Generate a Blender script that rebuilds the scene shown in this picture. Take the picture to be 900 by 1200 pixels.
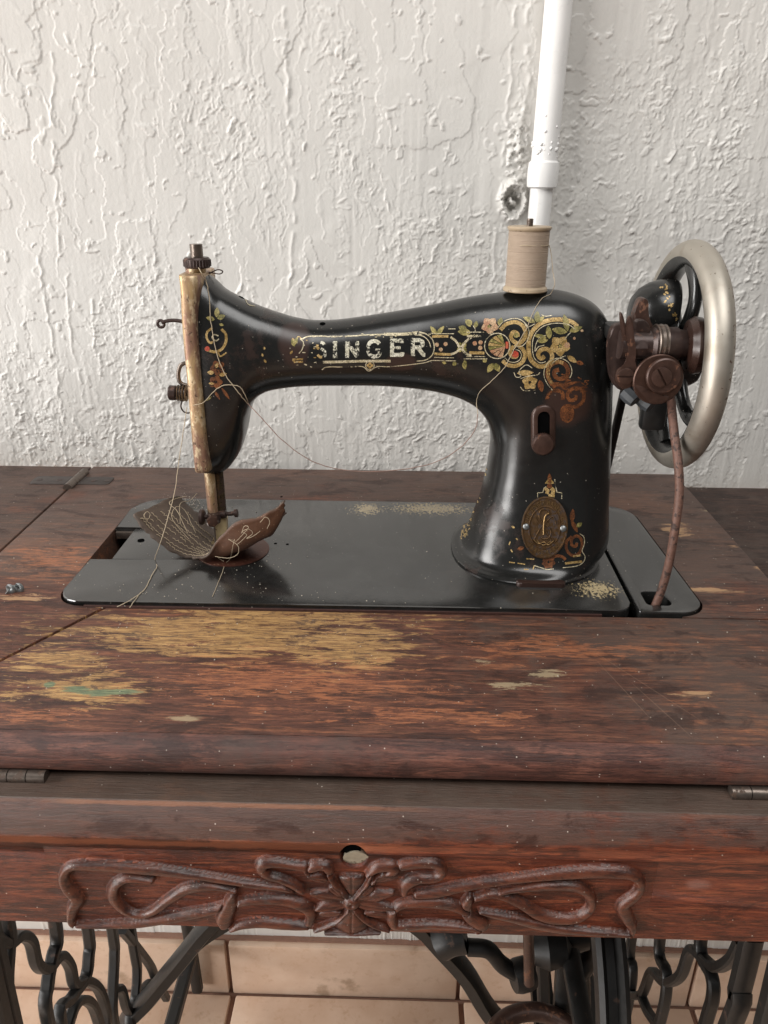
import bpy, bmesh, math, random
import numpy as np
from mathutils import Vector, Matrix
from mathutils.bvhtree import BVHTree
for o in list(bpy.data.objects): bpy.data.objects.remove(o)
S = bpy.context.scene
COL = S.collection
rnd = random.Random(7)
PI = math.pi

# ------------------------------------------------------------------ camera, world, light, exposure
CP, CY, CR, CF, CH = math.radians(23.5), math.radians(1.5), math.radians(.25), 901., .253
F = Vector((-math.sin(CY)*math.cos(CP), math.cos(CY)*math.cos(CP), -math.sin(CP)))
Rv = F.cross(Vector((0, 0, 1))).normalized(); Uv = Rv.cross(F)
R2 = Rv*math.cos(CR) + Uv*math.sin(CR); U2 = R2.cross(F)
CAM = Vector((0, 0, CH))
cd = bpy.data.cameras.new('camera'); cam = bpy.data.objects.new('camera', cd); COL.objects.link(cam)
cam.matrix_world = Matrix(((R2.x, U2.x, -F.x, 0), (R2.y, U2.y, -F.y, 0), (R2.z, U2.z, -F.z, CH), (0, 0, 0, 1)))
cd.sensor_fit = 'VERTICAL'; cd.sensor_height = 24; cd.lens = 24*CF/1200
cd.clip_start = .01; cd.clip_end = 60
S.camera = cam
w = bpy.data.worlds.new('World'); S.world = w; w.use_nodes = True
w.node_tree.nodes['Background'].inputs[0].default_value = (1.0, .985, .96, 1)
w.node_tree.nodes['Background'].inputs[1].default_value = .11
def area(name, loc, target, sx, sy, power, color):
    l = bpy.data.lights.new(name, 'AREA'); l.shape = 'RECTANGLE'; l.size = sx; l.size_y = sy; l.energy = power; l.color = color
    o = bpy.data.objects.new(name, l); COL.objects.link(o); o.location = loc
    o.rotation_euler = (Vector(target)-Vector(loc)).to_track_quat('-Z', 'Y').to_euler(); return o
area('window_light', (-3.0, -.35, 1.15), (0, .6, .1), 1.2, 1.9, 112, (1, .98, .955))
area('overhead_light', (.45, -.75, 2.3), (.10, .45, 0), 2.0, 1.2, 54, (1, .985, .965))
area('low_side_light', (-2.3, -1.3, -.25), (0, .6, -.62), 1.0, .7, 46, (1, .975, .95))  # added fill lamp without a known source, brightens the floor under the table
S.view_settings.view_transform = 'Standard'; S.view_settings.look = 'None'
S.view_settings.exposure = -.02; S.view_settings.gamma = 1
S.render.engine = 'CYCLES'

# measuring helpers: a photograph point on a known plane of the place
def ray(px, py): return F + R2*((px-450)/CF) + U2*((600-py)/CF)
def pz(px, py, Z=0.): d = ray(px, py); return CAM + d*((Z-CH)/d.z)
def pt(px, py, Y): d = ray(px, py); return CAM + d*(Y/d.y)
def pxx(px, py, X): d = ray(px, py); return CAM + d*(X/d.x)

# ------------------------------------------------------------------ object helpers
def mesh(name, vs, fs, mat=None, parent=None, smooth=35, mats=None, fm=None):
    me = bpy.data.meshes.new(name); me.from_pydata([tuple(v) for v in vs], [], fs); me.update()
    o = bpy.data.objects.new(name, me); COL.objects.link(o)
    for m in (mats or [mat]):
        if m: me.materials.append(m)
    if fm: me.polygons.foreach_set('material_index', fm)
    fin(me, smooth)
    if parent: o.parent = parent
    return o
def fin(me, smooth):
    if smooth is not None:
        me.polygons.foreach_set('use_smooth', [True]*len(me.polygons))
        me.set_sharp_from_angle(angle=math.radians(smooth))
def bm_obj(name, bm, mat, parent=None, smooth=35):
    bmesh.ops.recalc_face_normals(bm, faces=bm.faces)
    me = bpy.data.meshes.new(name); bm.to_mesh(me); bm.free()
    o = bpy.data.objects.new(name, me); COL.objects.link(o); me.materials.append(mat); fin(me, smooth)
    if parent: o.parent = parent
    return o
def tag(o, label=None, cat=None, group=None, kind=None):
    if label: o['label'] = label
    if cat: o['category'] = cat
    if group: o['group'] = group
    if kind: o['kind'] = kind
    return o
def thing(name, label, cat, group=None):
    o = bpy.data.objects.new(name, None); COL.objects.link(o); o.empty_display_size = .02
    return tag(o, label, cat, group)
def crv(P, n=8, closed=False):
    """Catmull-Rom through points (tuples of any length)"""
    P = [np.array(p, float) for p in P]; out = []; m = len(P)
    rng = m if closed else m-1
    for i in range(rng):
        if closed: a, b, c, d = P[(i-1) % m], P[i], P[(i+1) % m], P[(i+2) % m]
        else:
            b, c = P[i], P[i+1]; a = P[i-1] if i else 2*b-c; d = P[i+2] if i+2 < m else 2*c-b
        for k in range(n):
            t = k/n; out.append(.5*((2*b)+(-a+c)*t+(2*a-5*b+4*c-d)*t*t+(-a+3*b-3*c+d)*t**3))
    if not closed: out.append(P[-1])
    return out
def loft(rings, cap=True, closed=False):
    vs = []; fs = []; n = len(rings[0])
    for r in rings: vs += [tuple(v) for v in r]
    m = len(rings)
    for i in range(m if closed else m-1):
        j = (i+1) % m
        for k in range(n): fs.append((i*n+k, i*n+(k+1) % n, j*n+(k+1) % n, j*n+k))
    if cap and not closed:
        fs.append(tuple(range(n-1, -1, -1))); fs.append(tuple((m-1)*n+k for k in range(n)))
    return vs, fs
def tube_geo(P, r, seg=10, flat=None, up=(0, 0, 1), sq=2.):
    """P points, r radius or list; flat = width factor across 'up'"""
    P = [Vector(p) for p in P]; n = len(P); rings = []
    nrm = None
    for i, p in enumerate(P):
        t = (P[min(i+1, n-1)]-P[max(i-1, 0)]).normalized()
        if flat is not None:
            b = Vector(up); b = (b - t*b.dot(t)).normalized(); a = t.cross(b)
        else:
            if nrm is None: nrm = t.orthogonal().normalized()
            nrm = (nrm - t*nrm.dot(t)).normalized(); a = nrm; b = t.cross(nrm)
        rr = r[i] if hasattr(r, '__len__') else r
        f = flat if flat is not None else 1.
        ring = []
        for k in range(seg):
            c, s = math.cos(2*PI*(k+.5)/seg), math.sin(2*PI*(k+.5)/seg)
            if sq != 2.:
                c = math.copysign(abs(c)**(2/sq), c); s = math.copysign(abs(s)**(2/sq), s)
            ring.append(p + a*rr*f*c + b*rr*s)
        rings.append(ring)
    return loft(rings)
def tube(name, P, r, mat, parent=None, seg=10, flat=None, up=(0, 0, 1), smooth=50, sq=2.):
    vs, fs = tube_geo(P, r, seg, flat, up, sq); return mesh(name, vs, fs, mat, parent, smooth)
def join_geo(gs):
    vs = []; fs = []
    for v, f in gs:
        o = len(vs); vs += [tuple(x) for x in v]; fs += [tuple(i+o for i in q) for q in f]
    return vs, fs
def lathe_geo(prof, org, axis=(0, 0, 1), seg=32):
    """prof: (radius, height along axis)"""
    ax = Vector(axis).normalized(); a = ax.orthogonal().normalized(); b = ax.cross(a); org = Vector(org)
    rings = [[org + ax*h + (a*math.cos(2*PI*k/seg)+b*math.sin(2*PI*k/seg))*max(r, 1e-5) for k in range(seg)] for r, h in prof]
    return loft(rings)
def lathe(name, prof, org, axis, mat, parent=None, seg=32, smooth=35):
    vs, fs = lathe_geo(prof, org, axis, seg); return mesh(name, vs, fs, mat, parent, smooth)
def prism(name, poly, z0, z1, mat, parent=None, bevel=0, basis=None, smooth=30, seg=2):
    """poly (a,b) extruded along the third axis; basis = (origin, A, B, N)"""
    if basis: O, A, B, N = [Vector(q) for q in basis]
    else: O, A, B, N = Vector(), Vector((1, 0, 0)), Vector((0, 1, 0)), Vector((0, 0, 1))
    bm = bmesh.new()
    lo = [bm.verts.new(O+A*p[0]+B*p[1]+N*z0) for p in poly]; hi = [bm.verts.new(O+A*p[0]+B*p[1]+N*z1) for p in poly]
    top = bm.faces.new(hi); bm.faces.new(lo[::-1]); n = len(poly)
    for i in range(n): bm.faces.new((lo[i], lo[(i+1) % n], hi[(i+1) % n], hi[i]))
    if bevel:
        es = [e for e in top.edges]
        bmesh.ops.bevel(bm, geom=es, offset=bevel, segments=seg, affect='EDGES', profile=.5, clamp_overlap=True)
    return bm_obj(name, bm, mat, parent, smooth)
def rpoly(pts, rad, n=6):
    """polygon with rounded corners, rad per corner"""
    out = []; m = len(pts)
    for i in range(m):
        p = Vector(pts[i]); a = Vector(pts[i-1]); b = Vector(pts[(i+1) % m]); r = rad[i] if hasattr(rad, '__len__') else rad
        if r <= 0: out.append(tuple(p)); continue
        u = (a-p).normalized(); v = (b-p).normalized(); ang = u.angle(v); d = r/math.tan(ang/2)
        c = p+(u+v).normalized()*(r/math.sin(ang/2)); s = p+u*d; e = p+v*d
        for k in range(n+1):
            t = k/n; q = (s.lerp(e, t)-c).normalized()*r+c; out.append(tuple(q))
    return out
def box(name, c, s, mat, parent=None, bevel=.0005, rot=None):
    bm = bmesh.new(); bmesh.ops.create_cube(bm, size=1)
    for v in bm.verts: v.co = Vector((v.co.x*s[0], v.co.y*s[1], v.co.z*s[2]))
    if bevel: bmesh.ops.bevel(bm, geom=bm.edges[:], offset=bevel, segments=2, affect='EDGES', profile=.5)
    if rot is not None: bmesh.ops.rotate(bm, verts=bm.verts, matrix=rot)
    bmesh.ops.translate(bm, verts=bm.verts, vec=c)
    return bm_obj(name, bm, mat, parent)
def screw(name, org, axis, r, h, mat, parent, slot_ang=0, slot=True):
    """screw head with a real slot cut between two raised halves"""
    ax = Vector(axis).normalized(); a0 = Vector((0, 0, 1)); a0 = (a0-ax*a0.dot(ax)).normalized(); b0 = a0.cross(ax)
    a = a0*math.cos(slot_ang)+b0*math.sin(slot_ang); b = ax.cross(a); g = []
    g.append(lathe_geo([(0, 0), (r, 0), (r, h*.62), (0, h*.62)], org, axis, 28))
    hw = r*.11
    for sgn in (1, -1):
        a1 = math.acos(hw/r); arc = [(r*math.sin(t), r*math.cos(t)) for t in np.linspace(-a1, a1, 14)]
        lo = [Vector(org)+ax*h*.6+a*x+b*sgn*y for x, y in arc]; hi = [p+ax*h*.3 for p in lo]
        hi2 = [Vector(org)+ax*h+a*x*.9+b*sgn*(hw+(y-hw)*.9) for x, y in arc]
        g.append(loft([lo, hi, hi2]))
    vs, fs = join_geo(g); return mesh(name, vs, fs, mat, parent, 30)

# ------------------------------------------------------------------ materials
class M:
    def __init__(s, name):
        s.m = bpy.data.materials.new(name); s.m.use_nodes = True; s.t = s.m.node_tree; s.b = s.t.nodes['Principled BSDF']
        s.co = s.t.nodes.new('ShaderNodeTexCoord').outputs['Object']
    def n(s, ty, **k):
        q = s.t.nodes.new('ShaderNode'+ty)
        for a, v in k.items(): setattr(q, a, v)
        return q
    def l(s, a, b): s.t.links.new(a, b)
    def put(s, sock, v):
        if hasattr(v, 'is_output') or isinstance(v, bpy.types.NodeSocket): s.l(v, sock)
        else: sock.default_value = v
    def mapv(s, scale=(1, 1, 1), loc=(0, 0, 0), rot=(0, 0, 0)):
        q = s.n('Mapping'); q.inputs['Scale'].default_value = scale; q.inputs['Location'].default_value = loc; q.inputs['Rotation'].default_value = rot
        s.l(s.co, q.inputs[0]); return q.outputs[0]
    def noise(s, scale, st=(1, 1, 1), detail=4, rough=.55, dist=0, loc=(0, 0, 0), rot=(0, 0, 0)):
        q = s.n('TexNoise'); q.inputs['Scale'].default_value = scale; q.inputs['Detail'].default_value = detail
        q.inputs['Roughness'].default_value = rough; q.inputs['Distortion'].default_value = dist
        s.l(s.mapv(st, loc, rot), q.inputs['Vector']); return q.outputs['Fac']
    def math(s, op, a, b=0., c=0., clamp=False):
        q = s.n('Math', operation=op, use_clamp=clamp)
        s.put(q.inputs[0], a); s.put(q.inputs[1], b); s.put(q.inputs[2], c); return q.outputs[0]
    def ramp(s, f, lo, hi, a=0., b=1.):
        q = s.n('MapRange'); s.put(q.inputs[0], f)
        for i, v in enumerate((lo, hi, a, b)): q.inputs[i+1].default_value = v
        q.interpolation_type = 'SMOOTHSTEP'; return q.outputs[0]
    def mix(s, f, a, b):
        q = s.n('Mix', data_type='RGBA'); s.put(q.inputs[0], f)
        for i, v in ((6, a), (7, b)):
            if isinstance(v, tuple): v = (*v[:3], 1)
            s.put(q.inputs[i], v)
        return q.outputs[2]
    def ell(s, c, r, k=1.):
        """1 at the centre, 0 on the ellipse edge (world/object space)"""
        q = s.n('Mapping'); q.vector_type = 'POINT'
        q.inputs['Scale'].default_value = (1/r[0], 1/r[1], 1/r[2]); q.inputs['Location'].default_value = (-c[0]/r[0], -c[1]/r[1], -c[2]/r[2])
        s.l(s.co, q.inputs[0]); v = s.n('VectorMath', operation='LENGTH'); s.l(q.outputs[0], v.inputs[0])
        return s.math('SUBTRACT', 1., v.outputs['Value'])
    def specks(s, scale, size, keep=.5):
        v = s.n('TexVoronoi'); v.inputs['Scale'].default_value = scale; s.l(s.co, v.inputs['Vector'])
        d = s.math('LESS_THAN', v.outputs['Distance'], size)
        c = s.n('SeparateColor'); s.l(v.outputs['Color'], c.inputs[0])
        k = s.math('LESS_THAN', c.outputs[0], keep); return s.math('MULTIPLY', d, k)
    def bump(s, h, strength=.3, dist=.001, nrm=None):
        q = s.n('Bump'); q.inputs['Strength'].default_value = strength; q.inputs['Distance'].default_value = dist
        s.put(q.inputs['Height'], h)
        if nrm is not None: s.l(nrm, q.inputs['Normal'])
        return q.outputs[0]
    def out(s, col, rough=.5, metal=0., nrm=None, spec=None, coat=None):
        if isinstance(col, tuple): col = (*col[:3], 1)
        s.put(s.b.inputs['Base Color'], col); s.put(s.b.inputs['Roughness'], rough); s.put(s.b.inputs['Metallic'], metal)
        if nrm is not None: s.l(nrm, s.b.inputs['Normal'])
        if spec is not None: s.put(s.b.inputs['Specular IOR Level'], spec)
        if coat is not None: s.b.inputs['Coat Weight'].default_value = coat; s.b.inputs['Coat Roughness'].default_value = .25
        return s.m
def plain(name, col, rough=.5, metal=0., var=.3, scale=300, bump=.15, spots=None, sp_scale=120, sp_thr=.62):
    m = M(name); n = m.noise(scale, detail=5)
    c = m.mix(n, tuple(x*(1-var) for x in col), tuple(min(1, x*(1+var)) for x in col))
    met = metal; r = m.math('ADD', rough-.12, m.math('MULTIPLY', n, .24))
    if spots:
        k = m.ramp(m.noise(sp_scale, detail=6, rough=.65, loc=(3, 1, 2)), sp_thr, sp_thr+.05)
        c = m.mix(k, c, spots); met = m.math('MULTIPLY', m.math('SUBTRACT', 1., k), metal); r = m.math('MAXIMUM', r, m.math('MULTIPLY', k, .7))
    return m.out(c, r, met, m.bump(n, bump, .0004))

def wood_mat(name, kind):
    m = M(name)
    g1 = m.noise(9, (1, 10, 10), 9, .70, .4)
    g2 = m.noise(30, (1, 9.5, 9.5), 8, .74, .3, loc=(5, 2, 1))
    g3 = m.noise(85, (1, 11, 11), 5, .72, .1, loc=(3, 2, 7))
    low = m.noise(5, (1, 1.8, 1.8), 4, .55, .3, loc=(1.7, .4, 0))
    med = m.noise(26, (1, 2.2, 2.2), 6, .7, .5, loc=(6, 3, 1))
    dark, mid, lit = (.034, .013, .009), (.108, .038, .023), (.22, .086, .046)
    if kind == 'apron': dark, mid, lit = (.036, .009, .005), (.120, .026, .012), (.24, .062, .025)
    if kind == 'edge': dark, mid, lit = (.036, .015, .012), (.105, .038, .027), (.20, .080, .052)
    if kind == 'leaf': dark, mid, lit = (.022, .011, .008), (.042, .021, .015), (.075, .036, .024)
    c = m.mix(m.ramp(g1, .34, .60), dark, mid)
    c = m.mix(m.ramp(g2, .46, .66, 0, .85), c, lit)
    om = m.math('ADD', m.math('ADD', m.math('MULTIPLY', g2, .35), m.math('MULTIPLY', g3, .25)), m.math('MULTIPLY', low, .4))
    lo = {'top': .525, 'apron': .555, 'edge': .57, 'leaf': .64}[kind]
    c = m.mix(m.ramp(om, lo, lo+.06, 0, .8), c, (.37, .135, .058))
    c = m.mix(m.ramp(g3, .50, .62, 0, .7), c, tuple(x*.55 for x in dark))
    grime = m.noise(34, detail=8, rough=.72, loc=(9, 1, 0))
    gl = m.math('ADD', m.math('MULTIPLY', grime, .5), m.math('MULTIPLY', low, .5))
    gcol = (.080, .054, .043)
    sep = m.n('SeparateXYZ'); m.l(m.co, sep.inputs[0])
    if kind == 'top':
        far = m.ramp(sep.outputs[1], .38, .55, -.05, .12); gl = m.math('ADD', gl, far); gl = m.math('ADD', gl, m.ramp(sep.outputs[0], -.05, .12, -.02, .06))  # far boards greyer: wall sheen put into the colour along with dust
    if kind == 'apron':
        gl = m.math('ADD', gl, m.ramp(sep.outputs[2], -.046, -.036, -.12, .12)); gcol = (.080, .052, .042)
    if kind == 'edge': gcol = (.072, .044, .036)
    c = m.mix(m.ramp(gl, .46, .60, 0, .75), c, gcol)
    c = m.mix(m.ramp(med, .52, .62, 0, .7), c, tuple(x*.8 for x in dark))
    nn = m.noise(30, (1, 5.5, 5.5), 10, .78, .5, loc=(4, 4, 0))
    def E(px, py, rx, ry):
        a = pz(px, py); b = pz(px+rx, py); t = pz(px, py-ry); return m.ell((a.x, a.y, 0), (abs(b.x-a.x), abs(t.y-a.y), .2))
    def region(es, lo=.0, k=2.2):
        e = es[0]
        for q in es[1:]: e = m.math('MAXIMUM', e, q)
        e = m.math('MAXIMUM', e, -.6)
        return m.ramp(m.math('ADD', e, m.math('MULTIPLY', m.math('SUBTRACT', nn, .5), k)), lo+.02, lo+.26)
    if kind == 'top':
        och = region([E(250, 742, 235, 36), E(400, 758, 105, 32), E(95, 806, 105, 25), E(70, 772, 80, 18), E(330, 725, 200, 16)], .24, 5.0)
        ocol = m.mix(m.ramp(g3, .40, .62), (.20, .105, .045), (.46, .27, .10))
        ocol = m.mix(m.ramp(g2, .5, .62, 0, .8), ocol, (.54, .33, .13)); ocol = m.mix(m.ramp(m.noise(60, (1, 2.5, 2.5), 8, .78, .6, loc=(2, 9, 0)), .53, .60, 0, .85), ocol, (.085, .050, .034))
        c = m.mix(m.math('MULTIPLY', och, .9), c, ocol)
        gry = region([E(590, 803, 60, 8), E(840, 600, 26, 5), E(220, 842, 30, 9), E(640, 788, 46, 7), E(560, 775, 30, 5)], .55, 5.6)
        c = m.mix(m.math('MULTIPLY', gry, .75), c, (.36, .28, .17))
        small = region([E(815, 812, 34, 5), E(860, 640, 15, 3), E(130, 705, 36, 4), E(30, 700, 60, 6), E(893, 668, 14, 8), E(790, 620, 26, 12), E(830, 690, 40, 6)], .45, 5.)
        c = m.mix(m.math('MULTIPLY', small, .85), c, (.42, .25, .13))
        org = region([E(330, 800, 260, 44), E(500, 840, 190, 18), E(40, 840, 90, 18), E(70, 655, 110, 30), E(150, 690, 90, 14), E(640, 760, 160, 20)], .45, 5.5)
        c = m.mix(m.math('MULTIPLY', m.math('MULTIPLY', org, .7), m.ramp(g3, .42, .56)), c, (.40, .145, .062))
        gr = region([E(120, 811, 62, 6), E(58, 803, 9, 8), E(90, 808, 36, 8)], .30, 3.0)
        c = m.mix(m.math('MULTIPLY', gr, .9), c, m.mix(m.ramp(g3, .4, .6), (.07, .115, .07), (.17, .22, .12)))
        # old straight knife scratches
        for (x0, y0, x1, y1) in ((740, 800, 812, 865), (700, 775, 765, 845), (690, 760, 830, 850)):
            a, b = pz(x0, y0), pz(x1, y1); L = (b-a).length; mp = m.n('Mapping'); ang = math.atan2(b.y-a.y, b.x-a.x)
            mp.vector_type = 'TEXTURE'; mp.inputs['Location'].default_value = ((a.x+b.x)/2, (a.y+b.y)/2, 0); mp.inputs['Rotation'].default_value = (0, 0, ang); mp.inputs['Scale'].default_value = (L/2, .00028, .05)
            m.l(m.co, mp.inputs[0]); v = m.n('VectorMath', operation='LENGTH'); m.l(mp.outputs[0], v.inputs[0])
            c = m.mix(m.math('MULTIPLY', m.math('LESS_THAN', v.outputs['Value'], 1.), .18), c, (.42, .26, .17))
    if kind == 'apron':
        # finish rubbed through along the arris and the foot of the moulding
        def strip(z, wz, col, k, thr):
            nonlocal c
            d = m.math('ABSOLUTE', m.math('SUBTRACT', sep.outputs[2], z)); w_ = m.ramp(m.math('ADD', d, m.math('MULTIPLY', m.math('SUBTRACT', med, .5), wz*2.5)), wz, wz*.4, 0, 1)
            c = m.mix(m.math('MULTIPLY', m.math('MULTIPLY', w_, m.ramp(low, thr-.12, thr)), k), c, col)
        strip(-.0256, .0011, (.32, .13, .06), .5, .54); strip(-.0440, .0030, (.34, .105, .045), .75, .54)
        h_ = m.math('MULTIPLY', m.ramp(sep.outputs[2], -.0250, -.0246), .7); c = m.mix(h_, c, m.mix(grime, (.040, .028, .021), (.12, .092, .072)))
        bl_ = m.ell(tuple(pt(820, 1037, YA_)), (.012, .02, .008)); c = m.mix(m.ramp(m.math('ADD', bl_, m.math('MULTIPLY', m.math('SUBTRACT', grime, .5), 2)), .3, .9, 0, .4), c, (.30, .16, .13))
    dust = m.specks(420, .15, .07)
    dust = m.math('MULTIPLY', dust, m.ramp(grime, .42, .54))
    c = m.mix(m.math('MULTIPLY', dust, .75), c, (.55, .47, .40))
    h = m.math('ADD', m.math('MULTIPLY', g2, .5), m.math('MULTIPLY', g3, -.7)); h = m.math('ADD', h, m.math('MULTIPLY', grime, .8))
    h = m.math('ADD', h, m.math('MULTIPLY', g1, .6))
    r = m.math('ADD', {'top': .34, 'apron': .24, 'edge': .33, 'leaf': .40}[kind], m.math('MULTIPLY', grime, .34))
    return m.out(c, r, 0., m.bump(h, .6, .0013), spec=.40)
YA_ = .2778
W_top, W_apron, W_edge, W_leaf = [wood_mat('oak_'+k, k) for k in ('top', 'apron', 'edge', 'leaf')]

def black_mat(name, bed=False):
    m = M(name); n = m.noise(160, detail=6, rough=.65); lo = m.noise(16, detail=4, loc=(2, 2, 2))
    c = m.mix(n, (.006, .006, .006), (.012, .012, .011))
    rust = m.ramp(m.math('ADD', m.math('MULTIPLY', lo, .7), m.math('MULTIPLY', n, .3)), .59, .68, 0, .6)
    rustc = (.030, .014, .010)
    if bed: rust = m.math('MULTIPLY', rust, .3)
    else:
        e = m.math('MAXIMUM', m.ell(tuple(pt(345, 400, .49)), (.012, .02, .022)), m.ell(tuple(pt(470, 425, .49)), (.012, .02, .007)))
        e = m.math('MAXIMUM', e, m.ell(tuple(pt(662, 470, .485)), (.022, .03, .024)))
        rust = m.math('MAXIMUM', rust, m.ramp(m.math('ADD', e, m.math('SUBTRACT', lo, .5)), .1, .4, 0, .9))
    c = m.mix(rust, c, rustc)
    if bed:
        fl = None
        for (px, py, rx, ry) in ((430, 599, 20, 7), (505, 599, 52, 7), (700, 694, 26, 10)):
            a = pz(px, py); b = pz(px+rx, py); t = pz(px, py-ry); q = m.ell((a.x, a.y, 0), (b.x-a.x, t.y-a.y, .1)); fl = q if fl is None else m.math('MAXIMUM', fl, q)
        fm = m.ramp(m.math('ADD', fl, m.math('MULTIPLY', m.math('SUBTRACT', m.noise(520, (1, .6, 1), 4, .8), .50), 5.)), .25, .5)
        c = m.mix(m.math('MULTIPLY', fm, .9), c, (.42, .33, .18))
    d1 = m.specks(650, .15, .07); d2 = m.specks(230, .075, .12 if bed else .2)
    sp = m.math('MAXIMUM', m.math('MULTIPLY', d1, m.ramp(lo, .4, .6)), d2)
    c = m.mix(m.math('MULTIPLY', sp, .8), c, (.38, .34, .28))
    film = m.ramp(m.noise(40, detail=8, rough=.75, loc=(1, 5, 2)), .35, .75, 0, .05 if bed else .008)
    c = m.mix(film, c, (.3, .3, .29))
    r = m.math('ADD', .13 if bed else .17, m.math('MULTIPLY', n, .13)); r = m.math('ADD', r, m.math('MULTIPLY', sp, .4))
    r = m.math('ADD', r, m.math('MULTIPLY', rust, .15))
    h = m.math('ADD', m.math('MULTIPLY', n, .35), m.math('MULTIPLY', m.specks(330, .22, .10), 1.1 if not bed else .3)); 
    if bed: m.b.inputs['IOR'].default_value = 1.95
    return m.out(c, r, 0., m.bump(h, .16, .0006), spec=.5 if bed else .55)
BLK, BED = black_mat('japanned_black'), black_mat('japanned_black_bed', True)
IRON = plain('cast_iron_black', (.010, .0095, .009), .46, 0, .5, 200, .3, (.06, .035, .025), 70, .63)
RUST = plain('rusty_brown_steel', (.060, .032, .024), .38, .35, .5, 260, .3, (.12, .052, .028), 120, .57)
RUSTD = plain('dark_bronzed_steel', (.045, .028, .024), .38, .4, .4, 260, .25, (.09, .045, .03), 160, .6)
STEELD = plain('dark_steel', (.16, .13, .11), .36, .8, .3, 260, .2, (.06, .035, .022), 200, .55)
def nickel():
    m = M('worn_nickel'); n = m.noise(120, detail=5); f = m.noise(300, detail=6, rough=.68, loc=(3, 1, 2)); sep = m.n('SeparateXYZ'); m.l(m.co, sep.inputs[0])
    side_ = m.ramp(sep.outputs[0], .1835, .1880, 0, .085)
    k = m.ramp(m.math('ADD', f, side_), .645, .675); smear = m.ramp(m.math('ADD', m.noise(40, detail=5, loc=(1, 6, 2)), side_), .52, .72, 0, .45)
    c = m.mix(n, (.40, .365, .31), (.48, .445, .39)); c = m.mix(smear, c, (.24, .18, .12)); c = m.mix(k, c, (.075, .042, .025))
    return m.out(c, m.math('ADD', .40, m.math('MULTIPLY', n, .2)), m.math('MULTIPLY', m.math('SUBTRACT', 1., k), .85), m.bump(f, .1, .0004))
NICK = nickel()
SILV = plain('tarnished_silver', (.24, .21, .19), .35, .8, .25, 300, .2, (.12, .08, .06), 300, .6)
BLT = plain('old_leather_belt', (.125, .062, .044), .6, 0, .55, 420, .9, (.045, .024, .018), 190, .53)
BLTD = plain('dark_belt', (.02, .013, .011), .6, 0, .4, 380, .5)
THR = plain('pale_thread', (.44, .355, .245), .75, 0, .2, 900, .3)
THRF = plain('thin_brown_thread', (.24, .15, .12), .75, 0, .2, 900, .3)
GREYM = plain('grey_clip_metal', (.20, .21, .21), .38, .7, .5, 400, .4)
RUBB = plain('grey_rubber', (.045, .05, .055), .6, 0, .25, 260, .3)
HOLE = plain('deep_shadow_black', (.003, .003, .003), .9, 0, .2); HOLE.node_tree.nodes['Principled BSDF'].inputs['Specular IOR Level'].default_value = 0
PIPE = plain('white_painted_pipe', (.80, .79, .77), .30, 0, .05, 60, .5, (.45, .43, .39), 150, .70)
BONE = plain('worn_cream_foot', (.50, .40, .23), .4, .3, .25, 300, .3, (.12, .06, .03), 200, .6)

def brass_face():
    m = M('worn_brass_plate'); n = m.noise(240, (1, 1, .5), 6, .7); l = m.noise(45, (1, 1, .35), 5, .6, .5, loc=(1, 2, 3))
    c = m.mix(m.ramp(l, .40, .6), (.46, .32, .16), (.25, .14, .10)); c = m.mix(m.ramp(n, .50, .62, 0, .85), c, (.64, .51, .33))
    c = m.mix(m.ramp(m.noise(330, detail=5, loc=(4, 4, 4)), .60, .66, 0, .8), c, (.07, .04, .025))
    return m.out(c, m.math('ADD', .3, m.math('MULTIPLY', n, .25)), .45, m.bump(n, .35, .0004))
BRF = brass_face()
BRASS = plain('tarnished_brass', (.125, .072, .034), .42, .8, .45, 500, .4, (.035, .020, .014), 300, .52)
def gilt(name, a, b, wear, metal=.35, seed=0):
    """thin gilt transfer with cracks and flaked away areas"""
    m = M(name); n = m.noise(230, detail=5, rough=.6, loc=(seed, 1, 2)); l = m.noise(55, detail=5, rough=.7, loc=(2, seed, 5))
    c = m.mix(m.ramp(n, .38, .62), a, b)
    v = m.n('TexVoronoi', feature='DISTANCE_TO_EDGE'); v.inputs['Scale'].default_value = 780; m.l(m.co, v.inputs['Vector'])
    c = m.mix(m.ramp(v.outputs[0], .02, .09, .75, 0), c, (.03, .018, .01))
    fine = m.noise(700, detail=4, rough=.7, loc=(7, 7, seed))
    gone = m.ramp(m.math('ADD', m.math('MULTIPLY', l, .6), m.math('MULTIPLY', fine, .4)), wear, wear+.04)
    m.put(m.b.inputs['Alpha'], m.math('SUBTRACT', 1., gone))
    return m.out(c, .38, metal, None)
G_GOLD = gilt('gilt_gold', (.36, .23, .075), (.60, .42, .18), .60, seed=1)
G_CREAM = gilt('gilt_cream', (.50, .43, .27), (.68, .60, .42), .545, .25, seed=2)
G_LETTER = gilt('gilt_letter', (.58, .55, .42), (.78, .75, .62), .512, .2, seed=3)
G_OLIVE = gilt('gilt_olive', (.17, .155, .045), (.40, .33, .12), .60, .2, seed=4)
G_PINK = gilt('gilt_pink', (.40, .20, .11), (.50, .34, .20), .60, .15, seed=5)
G_RED = gilt('gilt_red', (.45, .06, .035), (.5, .12, .06), .66, .1, seed=6)
G_BROWN = gilt('gilt_brown', (.12, .042, .018), (.24, .085, .03), .55, .3, seed=7)
G_DARK = gilt('gilt_dark_line', (.01, .008, .006), (.02, .014, .01), .7, 0, seed=8)

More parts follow.
